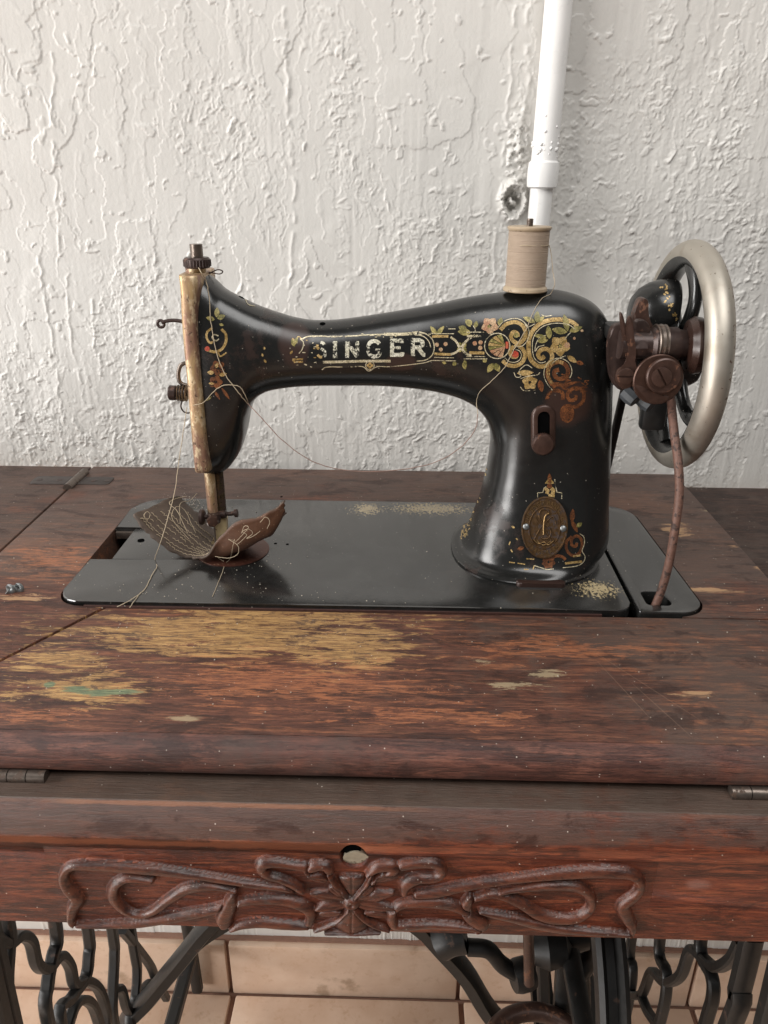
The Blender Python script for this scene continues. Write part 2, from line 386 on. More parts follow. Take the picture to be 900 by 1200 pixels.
# ------------------------------------------------------------------ SETTING: wall, baseboard, floor
YW = .70; FLOOR = -.755
def lat(seed, n=256):
    return np.random.RandomState(seed).rand(n, n)
_L = [lat(s) for s in range(24)]
def vn(x, y, s):
    L = _L[s % 24]; n = 256
    xi = np.floor(x).astype(int); yi = np.floor(y).astype(int); fx = x-xi; fy = y-yi
    fx = fx*fx*fx*(fx*(fx*6-15)+10); fy = fy*fy*fy*(fy*(fy*6-15)+10)
    a = L[xi % n, yi % n]; b = L[(xi+1) % n, yi % n]; c = L[xi % n, (yi+1) % n]; d = L[(xi+1) % n, (yi+1) % n]
    return (a*(1-fx)+b*fx)*(1-fy)+(c*(1-fx)+d*fx)*fy
def fbm(x, y, s, o=4, g=.5):
    t = 0; a = 1; z = 0
    for i in range(o): t = t+a*vn(x*2**i+17.3*i, y*2**i+5.1*i, s+i); z += a; a *= g
    return t/z
def sstep(x, a, b): t = np.clip((x-a)/(b-a), 0, 1); return t*t*(3-2*t)
def relief(X, Z):
    wx = (fbm(X*45, Z*45, 1, 3)-.5)*.016; wz = (fbm(X*45, Z*45, 4, 3)-.5)*.016
    fwx = (fbm(X*210, Z*210, 7, 3)-.5)*.0065; fwz = (fbm(X*210, Z*210, 9, 3)-.5)*.0065
    x = X+wx+fwx; z = Z+wz+fwz
    h = np.zeros_like(X)
    ridges = np.zeros_like(X)
    # large smeared sheets of plaster with thin raised lips, broken vertical drips, and a few crumbly fields
    zone = fbm(X*6+2, Z*5+7, 18, 3)
    for s, (sx, sz, t, hh, rh, kl) in enumerate(((17, 6, .5, .0007, .0010, .45), (33, 8, .52, .0004, .0010, .50), (15, 20, .47, .0005, .0008, .48), (46, 12, .53, .0003, .0008, .53), (26, 5, .44, .0004, .0010, .50), (60, 34, .5, .0003, .0007, .54), (70, 11, .5, .0002, .0007, .46), (95, 15, .48, .0002, .0006, .46), (55, 9, .46, .0002, .0008, .50))):
        n = fbm(x*sx+s*9, z*sz+s*4, s*3, 2, .4)
        keep = sstep(fbm(X*10+s*5, Z*8, s+11, 2), kl, kl+.08)
        wd = .0048*max(sx, sz)/30
        e = n-t; edge = np.where(e > 0, np.exp(-(e/(wd*1.6))**2), np.exp(-(e/(wd*.6))**2))
        var = .15+1.2*fbm(X*130, Z*130, s+5, 2)
        h += hh*sstep(n, t-wd, t+wd*2)*keep
        ridges = np.maximum(ridges, rh*edge*keep*var)
    rough = sstep(fbm(X*12+3, Z*7+1, 14, 3)+(zone-.5)*.5, .51, .62)
    cr = fbm(x*250, z*200, 3, 3, .6); blob = sstep(cr, .53, .76)
    fine = fbm(X*560, Z*380, 6, 2)
    crumb = rough*blob*.0009*(.2+1.2*fbm(X*50, Z*50, 2, 2))
    iso = sstep(fbm(x*130+9, z*130+2, 20, 2, .5), .78, .86)*.0007
    drag = (fbm(X*300, Z*14, 12, 2)-.5)*.00030*(.4+sstep(zone, .45, .6))
    h = h*.75+ridges*.62+crumb+iso+drag+(fine-.5)*(.00013+.00032*rough)+(fbm(X*7, Z*7, 8, 3)-.5)*.004
    return h
def build_wall():
    xs = np.concatenate([np.linspace(-1.9, -.47, 60)[:-1], np.arange(-.47, .44, .00078), np.linspace(.441, 1.9, 60)])
    zs = np.concatenate([np.linspace(FLOOR-.02, -.03, 40)[:-1], np.arange(-.03, .425, .00078), np.linspace(.427, 1.6, 50)])
    X, Z = np.meshgrid(xs, zs); H = relief(X, Z)
    # long vertical plaster ridges beside the pipe, traced on the wall
    def line(P, hgt, wd):
        nonlocal H
        Q = crv([tuple(pt(a, b, YW)) for a, b in P], 10); Q = np.array(Q)
        zz = Q[:, 2]; o = np.argsort(zz); cx = np.interp(Z[:, 0], zz[o], Q[o, 0])[:, None] + (fbm(Z*90, Z*0+3, 5, 3)-.5)*.006
        inside = ((Z > zz.min()) & (Z < zz.max())); d = (X-cx)/wd
        br = sstep(fbm(X*0+3, Z*70, 15, 2), .32, .5)
        H = np.where(inside, H+hgt*.36*np.exp(-np.abs(d)**1.6)*(.3+fbm(X*220, Z*160, 2, 2))*br, H)
    line([(606, -30), (600, 60), (596, 130), (588, 200), (583, 235)], .0035, .0012)
    line([(622, -30), (616, 40), (620, 70), (615, 140), (605, 190)], .0035, .002)
    line([(582, 270), (578, 330), (572, 400)], .0028, .0013)
    line([(712, 560), (718, 420), (724, 300), (740, 240)], .0022, .0012)
    line([(330, -30), (338, 120), (345, 250), (340, 340)], .0026, .0016)
    line([(62, 60), (64, 200), (72, 300)], .0026, .0012)
    line([(45, 300), (62, 400), (72, 480), (76, 545)], .0026, .0012)
    line([(80, 320), (84, 400), (95, 450)], .0024, .0012)
    line([(148, 425), (152, 480), (156, 545)], .0026, .0013)
    line([(110, 350), (111, 400), (118, 440)], .0024, .0012)
    # broken-out crater and crust left of the collar
    c = pt(601, 236, YW); d = np.sqrt(((X-c.x)/.0085)**2+((Z-c.z)/.0115)**2)
    lump = fbm(X*300, Z*300, 9, 3)
    H = np.where(d < 1.7, H-.010*np.clip(1-d, 0, 1)**.6+.006*np.exp(-((d-1.15)/.28)**2)*(lump*1.6)+.012*sstep(lump, .52, .7)*np.clip(1-d, 0, 1), H)
    c = pt(606, 180, YW); d = np.sqrt(((X-c.x)/.012)**2+((Z-c.z)/.045)**2); H += np.clip(1-d, 0, 1)*.0045*sstep(lump, .45, .65)
    n, mm = Z.shape
    co = np.stack([X, YW-H, Z], -1).reshape(-1, 3)
    idx = np.arange(n*mm).reshape(n, mm); q = np.stack([idx[:-1, :-1], idx[:-1, 1:], idx[1:, 1:], idx[1:, :-1]], -1).reshape(-1, 4)
    me = bpy.data.meshes.new('wall'); me.vertices.add(len(co)); me.vertices.foreach_set('co', co.ravel())
    me.loops.add(q.size); me.loops.foreach_set('vertex_index', q.ravel().astype(np.int32))
    me.polygons.add(len(q)); me.polygons.foreach_set('loop_start', np.arange(0, q.size, 4, dtype=np.int32))
    me.polygons.foreach_set('use_smooth', np.ones(len(q), bool)); me.update(calc_edges=True)
    m = M('white_painted_stucco'); nn = m.noise(620, detail=6, rough=.65); l = m.noise(4, detail=3)
    c = m.mix(l, (.575, .555, .52), (.625, .61, .58))
    me.materials.append(m.out(c, .42, 0, m.bump(nn, .30, .0005)))
    o = bpy.data.objects.new('wall', me); COL.objects.link(o); o['kind'] = 'structure'
build_wall()

def tile_mat():
    m = M('terracotta_cream_tile'); a = m.noise(14, detail=5); b = m.noise(90, detail=6, rough=.7)
    c = m.mix(m.ramp(a, .35, .65), (.55, .39, .285), (.63, .475, .365)); c = m.mix(m.ramp(b, .5, .75, 0, .5), c, (.42, .25, .15))
    c = m.mix(m.ramp(m.noise(18, detail=6, loc=(4, 4, 4)), .60, .72, 0, .6), c, (.20, .12, .06))
    return m.out(c, .38, 0, m.bump(b, .2, .0006))
TILE = tile_mat(); GROUT = plain('brown_grout', (.24, .13, .09), .8, 0, .3, 200, .4)
flo = mesh('floor', [(-3, -2.5, FLOOR-.004), (3, -2.5, FLOOR-.004), (3, .73, FLOOR-.004), (-3, .73, FLOOR-.004)], [(0, 1, 2, 3)], GROUT, None, None); flo['kind'] = 'structure'
base = box('baseboard', (0, YW-.002, FLOOR+.045), (3.8, .010, .100), GROUT, None, 0); base['kind'] = 'structure'
TW = .3045; tme = None; bme = None
for i in range(-5, 6):
    xc = .0835+(i-.5)*TW
    def put(me, name, proto, loc, par):
        o = proto if me is None else bpy.data.objects.new(name, me)
        if me is not None: COL.objects.link(o); o.parent = par
        o.location = loc; return o.data
    if bme is None:
        pr = box('tile', (0, 0, 0), (TW-.005, .011, .094), TILE, base, .0022); bme = pr.data; pr.location = (xc, YW-.009, FLOOR+.0455)
    else: put(bme, 'tile', None, (xc, YW-.009, FLOOR+.0455), base)
    for j in range(7):
        loc = (xc+.004, YW-.0155-TW*(j+.5), FLOOR-.003)
        if tme is None:
            pr = box('tile', (0, 0, 0), (TW-.007, TW-.007, .012), TILE, flo, .002); tme = pr.data; pr.location = loc
        else: put(tme, 'tile', None, loc, flo)

# pipe on the wall
pipe = thing('wall_pipe', 'white painted pipe with a collar running down the stucco wall behind the spool', 'pipe')
def pc(a, b): return pt(a, b, .686)
xt, xb = pc(655, 0), pc(631, 262)
def pipe_pt(z):
    t = (z-xb.z)/(xt.z-xb.z); return Vector((xb.x+(xt.x-xb.x)*t, .686, z))
zc = pc(633, 205).z
tube('pipe_tube', [pipe_pt(z) for z in (zc-.006, zc+.01, .40, .6, 1.2)], .0105, PIPE, pipe, 32)
tube('lower_tube', [pipe_pt(z) for z in (-.5, .05, .2, zc)], .0092, PIPE, pipe, 32)
lathe('collar', [(.0106, -.010), (.0122, -.009), (.0126, -.004), (.0126, .004), (.0122, .009), (.0106, .0105)], pipe_pt(zc), (xt-xb), PIPE, pipe)
g = []
for i in range(26):
    p = pipe_pt(zc+.012+abs(rnd.gauss(0, .012))); a = rnd.uniform(PI*1.0, PI*1.85)
    q = p+Vector((math.cos(a), math.sin(a), 0))*.0104; r = rnd.uniform(.0006, .0018)
    g.append(lathe_geo([(0, -r), (r*.8, -r*.5), (r, 0), (r*.6, r*.7), (0, r)], q, (rnd.uniform(-1, 1), rnd.uniform(-1, 1), rnd.uniform(-1, 1)), 7))
v_, f_ = join_geo(g); mesh('paint_crust', v_, f_, PIPE, pipe, 80)

# ------------------------------------------------------------------ TREADLE TABLE
tab = thing('treadle_table', 'worn red brown oak sewing table with carved apron and black iron legs', 'sewing table')
BX0, BX1, BXE, BY0, BY1 = -.2235, .1385, .1945, .4255, .600     # bed outline
YF = .3035; YS = .4222; YB = .680; XH = -.2955; XR = .2535; TH = .020
K = .0012
def board(name, poly, z0, z1, mat=W_top, bev=.0008): return prism(name, poly, z0, z1, mat, tab, bev)
# main board: U round the bed
outer = [(XR, YS+.0006), (XR, YB), (XH+K, YB), (XH+K, .3045), (-.2665, .3045), (-.1905, YS+.0006), (-.150, YS+.0006)]
gap = .0016
inner = rpoly([(BX0-gap, BY0-.002), (BX0-gap, BY1+gap), (BXE+gap-.0055, BY1+gap), (BXE+gap, BY0-.002)], [.018, .026, .026, .018], 8)
# path: along the seam to the left bed corner, round the bed clockwise, back along the right seam
u = [(XR, YS+.0006), (XR, YB), (XH+K, YB), (XH+K, YF), (-.2655, YF), (-.1905, YS+.0006)] + [p for p in inner if True] + [(BXE-.012, YS+.0006)]
board('main_board', u, -TH, 0)
board('front_board', [(-.1885, YS-.0006), (-.2635, YF), (.262, YF), (.262, YS-.0006)], -TH, 0)
board('hinged_leaf', [(XH-K, YB), (-.62, YB), (-.62, YF), (XH-K, YF)], -TH, -.0002)
tag(board('side_leaf', [(XR+.004, YB), (.62, YB), (.62, YF), (XR+.004, YF)], -.034, -.0125, W_leaf), 'dark lower leaf to the right of the main boards')
# hinge of the leaf
hp = [pz(90, 566), pz(103, 553)]
hx = XH
tube('hinge_barrel', [(hx, .622, .0006), (hx, .662, .0006)], .0042, STEELD, tab, 14)
board('hinge_plate', rpoly([(hx-.040, .633), (hx-.040, .652), (hx+.032, .652), (hx+.032, .633)], .004), -.001, .0005, plain('grey_hinge_plate', (.05, .040, .036), .6, .1, .5, 200, .4), .0002)
for dx in (-.034, -.016, .016, .028):
    screw('hinge_screw', (hx+dx, .6425, .0004), (0, 0, 1), .0028, .0005, RUSTD, tab, rnd.random()*3)
# added light-tight black box under the bed, keeps its openings dark
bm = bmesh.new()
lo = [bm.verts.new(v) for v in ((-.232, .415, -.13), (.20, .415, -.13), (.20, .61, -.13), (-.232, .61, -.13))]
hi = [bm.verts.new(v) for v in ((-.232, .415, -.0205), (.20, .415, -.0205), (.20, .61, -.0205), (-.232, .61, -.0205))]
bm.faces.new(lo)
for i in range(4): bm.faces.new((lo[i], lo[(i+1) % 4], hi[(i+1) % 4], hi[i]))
bm_obj('dark_well_box', bm, HOLE, tab, None)
# front edge moulding and apron as profiles swept along X
def sweep(name, prof, x0, x1, mat, n=1, wob=0.):
    xs = np.linspace(x0, x1, n+1); rings = []
    for i, x in enumerate(xs): rings.append([(x, y, z) for y, z in prof])
    vs, fs = loft(rings); return mesh(name, vs, fs, mat, tab, 30)
nose = [(.330, -.0002), (.3032, -.0002)]+[tuple(q) for q in crv([(.3015, -.0010), (.2985, -.0030), (.2958, -.0068), (.2948, -.0115), (.2955, -.0165), (.2980, -.0205), (.3015, -.0222)], 5)]+[(.330, -.0222)]
nose = [(a if a < .32 else .3205, b if b < -.0003 else -.0004) for a, b in nose]
nose2 = [(.3034, -.0202), (.3034, -.0004)]+nose[2:-1]+[(.320, -.0222), (.320, -.0204)]
sweep('front_moulding', nose2, -.62, .62, W_edge)
ap = [(.3200, -.0245), (.2835, -.0245)]+[tuple(q) for q in crv([(.2828, -.0250), (.2800, -.0290), (.2772, -.0345), (.2757, -.0405), (.2752, -.0455), (.2762, -.0490)], 5)]+[(.2778, -.0495), (.2778, -.1040), (.2790, -.1052), (.2960, -.1052), (.2960, -.0520), (.3200, -.0500)]
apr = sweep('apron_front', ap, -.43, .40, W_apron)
# keyhole recess cut in the apron
kp = pt(414, 1001, .277)
bm = bmesh.new(); bmesh.ops.create_uvsphere(bm, u_segments=24, v_segments=16, radius=.0072)
for v in bm.verts: v.co = Vector((v.co.x*1.0, v.co.y*1.3, v.co.z*1.25))+Vector((kp.x, .2745, kp.z-.001))
cut = bm_obj('cutter', bm, HOLE)
bo = apr.modifiers.new('b', 'BOOLEAN'); bo.object = cut; bo.operation = 'DIFFERENCE'; bo.solver = 'EXACT'
me = bpy.data.meshes.new_from_object(apr.evaluated_get(bpy.context.evaluated_depsgraph_get())); apr.modifiers.clear(); apr.data = me; bpy.data.objects.remove(cut)
# torn pale lining and dark keyhole inside the recess
lathe('keyhole_cup', [(0, .0), (.0045, .0002), (.0063, -.0015), (.0066, -.0035)], (kp.x+.0014, .2815, kp.z-.0036), (0, 1, .25), plain('pale_torn_wood', (.30, .26, .19), .8, 0, .4, 300, .8, (.12, .09, .06), 200, .55), tab, 20)
lathe('keyhole', [(0, 0), (.0046, 0), (.0046, .001), (0, .001)], (kp.x-.0006, .2785, kp.z+.0036), (0, -1, 0), HOLE, tab, 16)
# front hinges between moulding and apron
for (px, py, wd) in ((20, 909, .012), (892, 929, .012)):
    q = pt(px, py, .294)
    for k in (-1, 0, 1):
        tube('hinge_knuckle', [(q.x+k*.0095-.0045, .2955, -.0226), (q.x+k*.0095+.0045, .2955, -.0226)], .0034, STEELD, tab, 12)
# carved relief on the apron
YA = .2778
CARV = plain('x', (.1, .1, .1))
def carve_mat():
    m = M('carved_oak'); n = m.noise(60, (1, 5, 5), 6, .7); f = m.noise(420, (1, 2, 2), detail=4, rough=.7, loc=(3, 3, 1)); l = m.noise(90, detail=6, rough=.7, loc=(1, 8, 1))
    c = m.mix(m.ramp(n, .36, .62), (.036, .012, .008), (.105, .031, .016))
    c = m.mix(m.ramp(l, .56, .66, 0, .4), c, (.060, .046, .040)); c = m.mix(m.ramp(f, .54, .66, 0, .6), c, (.018, .009, .007)); c = m.mix(m.math('MULTIPLY', m.specks(600, .2, .12), .6), c, (.30, .26, .22))
    return m.out(c, m.math('ADD', .20, m.math('MULTIPLY', f, .3)), 0, m.bump(m.math('ADD', n, f), .4, .0006))
bpy.data.materials.remove(CARV); CARV = carve_mat()
CS = []; PT = []
def carve(P, r0=.0032): CS.append((np.array([tuple(pt(*[float(q) for q in p], YA)) for p in crv(P, 8)])[:, [0, 2]], r0))
def petal(a, b, wd, hgt=.0028):
    A = pt(*z3([a])[0], YA); B = pt(*z3([b])[0], YA); PT.append((np.array((A.x, A.z)), np.array((B.x, B.z)), wd*1.25, hgt))
def z1(L): return [(40+a/2.368, 980+b/2.368) for a, b in L]
def z2(L): return [(400+a/2.368, 980+b/2.368) for a, b in L]
carve(z1([(740, 140), (700, 134), (600, 122), (480, 104), (360, 88), (250, 78), (150, 72), (105, 78), (88, 105), (100, 135), (125, 165), (112, 195), (108, 228), (125, 240)]), .0037)
carve(z1([(125, 238), (200, 236), (290, 232), (380, 216), (470, 200), (540, 182), (600, 168), (680, 166), (740, 180), (768, 205), (765, 232), (745, 240)]), .0034)
carve(z1([(560, 140), (500, 130), (430, 138), (380, 165), (330, 200), (290, 208), (250, 192), (222, 160), (232, 122), (270, 106), (330, 112)]), .0034)
carve(z1([(555, 152), (548, 180), (532, 215), (530, 238)]), .0044)
carve(z1([(548, 248), (580, 236), (640, 230), (710, 238), (760, 240)]), .0032)
carve(z2([(210, 150), (260, 146), (340, 128), (440, 112), (540, 100), (640, 92), (740, 90), (800, 98), (828, 125), (815, 155), (780, 185), (790, 215), (806, 245), (800, 265)]), .0037)
carve(z2([(795, 262), (720, 258), (630, 252), (540, 235), (460, 215), (385, 198)]), .0034)
carve(z2([(372, 160), (420, 148), (480, 168), (540, 205), (600, 220), (655, 215), (690, 185), (680, 150), (640, 130), (570, 128), (500, 135), (440, 145)]), .0034)
carve(z2([(355, 160), (345, 190), (355, 215), (385, 235), (380, 250)]), .0044)
carve(z2([(380, 248), (330, 240), (260, 236), (190, 240), (150, 238), (140, 205), (165, 180), (230, 172), (300, 180), (345, 200)]), .0034)
def z3(L): return [(290+a/3.6, 980+b/3.6) for a, b in L]
carve(z3([(230, 215), (190, 190), (140, 165), (90, 150), (60, 125), (75, 100), (130, 98), (200, 108), (245, 115), (255, 135)]), .0034)
carve(z3([(660, 225), (670, 190), (720, 165), (790, 160), (820, 135), (800, 108), (740, 100), (660, 112), (625, 125)]), .0034)
carve(z3([(265, 120), (300, 108), (335, 112), (350, 130)]), .0037)
carve(z3([(505, 145), (545, 118), (600, 112), (620, 130), (580, 158), (520, 178)]), .0034)
# central flower: petals and fans as lens shaped ridges
for a_, b_, w_, fan in (((440, 250), (440, 148), .0075, 1), ((428, 262), (262, 222), .0040, 0), ((425, 276), (282, 292), .0036, 0), ((452, 262), (622, 222), .0040, 0), ((455, 276), (628, 290), .0036, 0),
                    ((440, 286), (440, 388), .0098, 1), ((340, 175), (250, 150), .0026, 0), ((540, 175), (640, 150), .0026, 0), ((300, 318), (400, 305), .0026, 0), ((600, 325), (490, 305), .0026, 0), ((350, 200), (400, 232), .0024, 0), ((530, 200), (480, 232), .0024, 0)):
    petal(a_, b_, w_, .0030); PT[-1] = PT[-1]+(fan,)
for L_ in ([(286, 380), (330, 362), (395, 330), (432, 292)], [(598, 380), (540, 362), (480, 325), (450, 292)], [(345, 142), (375, 190), (425, 248)], [(522, 142), (500, 190), (452, 248)]): carve(z3(L_), .0019)
carve(z3([(330, 388), (440, 394), (560, 388)]), .0016)

def build_carving():
    allp = np.concatenate([c[0] for c in CS]); x0, x1 = allp[:, 0].min()-.007, allp[:, 0].max()+.007; z0, z1_ = -.1034, -.0474
    xs = np.arange(x0, x1, .00042); zs = np.arange(z0, z1_, .00042); X, Z = np.meshgrid(xs, zs)
    wob = (fbm(X*60, Z*60, 3, 2)-.5)*.0010; X2 = X+wob; Z2 = Z+(fbm(X*60, Z*60, 9, 2)-.5)*.0008
    H = np.zeros_like(X); near = np.full_like(X, 9.)
    for P, r in CS:
        D = np.full_like(X, 9.); W = np.zeros_like(X); S_ = np.zeros_like(X); n = len(P)
        for i in range(n-1):
            a, b = P[i], P[i+1]; ab = b-a; L2 = ab@ab+1e-12
            m = (X > min(a[0], b[0])-.01) & (X < max(a[0], b[0])+.01)
            if not m.any(): continue
            px, pz_ = X2[m]-a[0], Z2[m]-a[1]; t = np.clip((px*ab[0]+pz_*ab[1])/L2, 0, 1)
            dx, dz = px-t*ab[0], pz_-t*ab[1]; d = np.hypot(dx, dz)
            sd = (dx*ab[1]-dz*ab[0])/math.sqrt(L2)
            e = (i+t)/n; w_ = r*.86*(.62+.38*np.minimum(1, np.minimum(e, 1-e)*7))*(1+.18*np.sin(i*.16+P[0][0]*90))
            q = D[m]; k = d < q; W[m] = np.where(k, w_, W[m]); S_[m] = np.where(k, sd, S_[m]); D[m] = np.where(k, d, q)
        u = np.clip(D/np.maximum(W, 1e-6), 0, 1.2)
        # asymmetric ridge: steep wall, crowned top leaning to one side
        prof = np.clip(1-u**2.6, 0, 1)**.60*(.86+.14*np.clip(S_/np.maximum(W, 1e-6), -1, 1))
        h = .0043*prof*(D < 5); near = np.minimum(near, D-W)
        H = np.where(h > 0, np.maximum(H*np.where(h > .0004, .55, 1.), h), H)
    for A, B, wd, hg, fan in PT:
        ab = B-A; L = math.hypot(*ab); t = ((X2-A[0])*ab[0]+(Z2-A[1])*ab[1])/(L*L); d = np.abs((X2-A[0])*ab[1]-(Z2-A[1])*ab[0])/L
        tc_ = np.clip(t, 0, 1); w_ = (wd*tc_*np.sqrt(np.clip(1-tc_**9, 0, 1)) if fan else wd*np.sin(PI*tc_**.75)**.7)+1e-6; ins = (t > 0) & (t < 1) & (d < w_); u = np.where(ins, d/w_, 1)
        vein = .0006*np.exp(-(d/.0005)**2)
        h = hg*1.15*np.clip(1-u**2.2, 0, 1)**.7*(.55+.45*np.clip(t, 0, 1))-vein*ins
        H = np.where(ins, np.maximum(H*.6, h), H); near = np.minimum(near, np.where(ins, 0, 9.))
    c = pt(*z3([(440, 266)])[0], YA); r = np.hypot(X-c.x, Z-c.z); H = np.where(r < .0044, .0046*np.sqrt(np.clip(1-(r/.0046)**2, 0, 1))-.0016*np.exp(-(r/.0012)**2), H)
    ground = np.exp(-np.clip(near, 0, 1)/.006); st = fbm(X*700, Z*700, 4, 2)
    gx = np.minimum(np.minimum(X-x0, x1-X), np.minimum(Z-z0, z1_-Z)); edge = sstep(gx, 0, .009)
    tool = (st-.5)*.00030*(H < .0004)*ground+(fbm(X*70, Z*420, 6, 3)-.5)*.00018+(fbm(X*200, Z*200, 11, 2)-.5)*.00022*(H > .0008)
    Y = YA-.00008-.0004*edge-H-tool*edge
    pass
    n, mm = Z.shape; co = np.stack([X, Y, Z], -1).reshape(-1, 3); idx = np.arange(n*mm).reshape(n, mm)
    q = np.stack([idx[:-1, :-1], idx[:-1, 1:], idx[1:, 1:], idx[1:, :-1]], -1).reshape(-1, 4)
    kd = (((X[:-1, :-1]-kp.x)/.0071)**2+((Z[:-1, :-1]-kp.z+.001)/.0090)**2 > 1).ravel(); q = q[kd]
    me = bpy.data.meshes.new('carved_relief'); me.vertices.add(len(co)); me.vertices.foreach_set('co', co.ravel())
    me.loops.add(q.size); me.loops.foreach_set('vertex_index', q.ravel().astype(np.int32)); me.polygons.add(len(q))
    me.polygons.foreach_set('loop_start', np.arange(0, q.size, 4, dtype=np.int32)); me.polygons.foreach_set('use_smooth', np.ones(len(q), bool)); me.update(calc_edges=True)
    me.materials.append(CARV); me.materials.append(W_apron); Hc = (H[:-1, :-1]+H[1:, 1:])/2; me.polygons.foreach_set('material_index', (Hc.ravel()[kd] < .0007).astype(np.int32)); o = bpy.data.objects.new('carved_relief', me); COL.objects.link(o); o.parent = tab; o['label'] = 'carved scroll and flower ornament on the apron'
build_carving()
# side and back rails of the cabinet below the top
box('side_rail', (XH+.012, .485, -.062), (.02, .37, .083), W_apron, tab); box('side_rail', (XR-.006, .485, -.062), (.02, .37, .083), W_apron, tab)
box('back_rail', (-.02, .666, -.062), (.52, .02, .083), W_apron, tab)

# iron base
def bar(P, r, name='iron_bar', flat=1., up=(1, 0, 0), par=None, mat=IRON, sq=4., seg=8):
    return tube(name, crv(P, 6), r, mat, par or tab, seg, flat=flat, up=up, smooth=40, sq=sq)
def zl(L): return [(a/3., 1070+b/3.) for a, b in L]
def zr(L): return [(460+a/2.0455, 1070+b/2.0455) for a, b in L]
def side(X, bars, scr, cv):
    def Q(p): v = pxx(*p, X); return (X, v.y, v.z)
    vs, fs = join_geo([tube_geo([(X, .345, -.1065), (X, .655, -.1065)], .006, 8, 1., (1, 0, 0), 4.),
                       tube_geo([Vector(p) for p in crv([(X, .335, -.10), (X, .325, -.25), (X, .315, -.42), (X, .30, -.60), (X, .27, -.735), (X, .235, -.748)], 6)], .008, 8, .8, (1, 0, 0), 4.),
                       tube_geo([Vector(p) for p in crv([(X, .655, -.10), (X, .65, -.25), (X, .655, -.42), (X, .67, -.60), (X, .675, -.735)], 6)], .007, 8, .8, (1, 0, 0), 4.),
                       tube_geo([(X, .30, -.66), (X, .67, -.66)], .008, 8, 1., (1, 0, 0), 4.)])
    mesh('side_frame', vs, fs, IRON, tab, 40)
    for L in bars:
        P = [Q(p) for p in cv(L)]; a, b = P[0], P[-1]
        P = [(X, a[1]-.006, -.108)]+([(X, a[1]+.004, (a[2]-.108)/2)] if a[2] < -.16 else [])+P+[(X, b[1]+.004, (b[2]-.66)/2), (X, b[1]-.003, -.655)]
        bar(P, .0046, flat=.85)
    for L in scr: bar([Q(p) for p in cv(L)], .0044, 'iron_scroll', .85)
side(-.262, [[(30, 60), (28, 130), (22, 250), (33, 390)], [(198, 65), (186, 150), (168, 250), (170, 390)], [(310, 65), (312, 150), (300, 228), (250, 300), (212, 385)], [(395, 65), (402, 150), (397, 270), (400, 385)], [(470, 120), (482, 200), (475, 300), (455, 390)]],
     [[(-30, 70), (5, 100), (38, 105), (72, 80), (108, 100), (130, 180), (170, 195), (212, 150), (245, 185), (262, 250), (300, 238), (345, 265), (372, 340), (376, 395)], [(398, 270), (425, 268), (446, 335), (475, 350), (500, 275), (530, 245), (556, 280)], [(430, 60), (480, 120), (528, 185), (550, 240), (585, 300)],
      [(238, 400), (262, 330), (290, 305), (325, 325), (352, 400)], [(60, 500), (110, 440), (170, 430), (220, 470)]], zl)
side(.238, [[(572, 70), (576, 130), (572, 180), (556, 262)], [(640, 70), (656, 140), (655, 200), (640, 266)], [(738, 70), (765, 150), (768, 200), (750, 266)]],
     [[(835, 66), (812, 110), (775, 130), (745, 108), (715, 88), (690, 150), (652, 166), (622, 140), (596, 196), (562, 192)], [(596, 196), (612, 235), (640, 275)], [(562, 192), (545, 235), (530, 275)]], zr)
def QR(p): v = pxx(*p, .232); return (.232, v.y, v.z)
bar([QR(p) for p in zr([(862, 55), (850, 110), (830, 190), (805, 280)])]+[(.232, .40, -.66)], .0068, 'front_leg', .8)
bar([QR(p) for p in zl([])] or [(-.262, .345, -.12), (-.262, .335, -.3), (-.262, .32, -.6)], .006, 'front_leg', .8)
# diagonal braces of the back
def B(px, py, Y): v = pt(px, py, Y); return (v.x, v.y, v.z)
bar([B(290, 1040, .5), B(246, 1082, .5), B(215, 1120, .5), B(178, 1165, .5), B(140, 1215, .5), (-.25, .5, -.62)], .0125, 'diagonal_brace', .55, (0, 1, 0))
bar([B(400, 1000, .505), B(300, 1058, .505), B(262, 1080, .505), B(236, 1098, .505), B(215, 1122, .505)], .011, 'diagonal_brace', .55, (0, 1, 0))
bar([B(450, 1030, .5), B(508, 1098, .5), B(545, 1140, .5), B(590, 1205, .5), (.22, .5, -.66)], .0125, 'diagonal_brace', .6, (0, 1, 0))
bar([B(380, 1010, .505), B(470, 1066, .505), B(505, 1092, .505)], .012, 'diagonal_brace', .7, (0, 1, 0))
# flywheel and crank of the treadle, right
fwX = .149; fc = Vector((fwX, .478, -.36)); fw = mesh('flywheel', *loft([[fc+Vector((0, 0, 0))+Vector((dx, r*math.cos(t), r*math.sin(t))) for dx, r in ((-.0105, .150), (-.0105, .163), (-.007, .165), (-.003, .158), (.003, .158), (.007, .165), (.0105, .163), (.0105, .150))] for t in np.linspace(0, 2*PI, 72, endpoint=False)], closed=True), IRON, tab, 40)
for k in range(5):
    a = k*2*PI/5+.4; bar([fc+Vector((0, .02*math.cos(a), .02*math.sin(a))), fc+Vector((0, .085*math.cos(a+.22), .085*math.sin(a+.22))), fc+Vector((0, .155*math.cos(a+.1), .155*math.sin(a+.1)))], .008, 'flywheel_spoke', .8, (1, 0, 0), fw)
lathe('flywheel_hub', [(0, -.02), (.011, -.02), (.014, -.01), (.014, .01), (.011, .02), (0, .02)], fc, (1, 0, 0), IRON, fw, 20)
bar([B(548, 1110, .45), B(572, 1113, .45), B(588, 1130, .45), B(608, 1142, .45)], .0075, 'crank_arm', .9, (0, 1, 0), None, IRON, 2., 12)
lathe('crank_collar', [(0, -.009), (.0125, -.009), (.014, -.004), (.014, .004), (.0125, .009), (0, .009)], B(612, 1142, .45), (1, .3, 0), IRON, tab, 20)
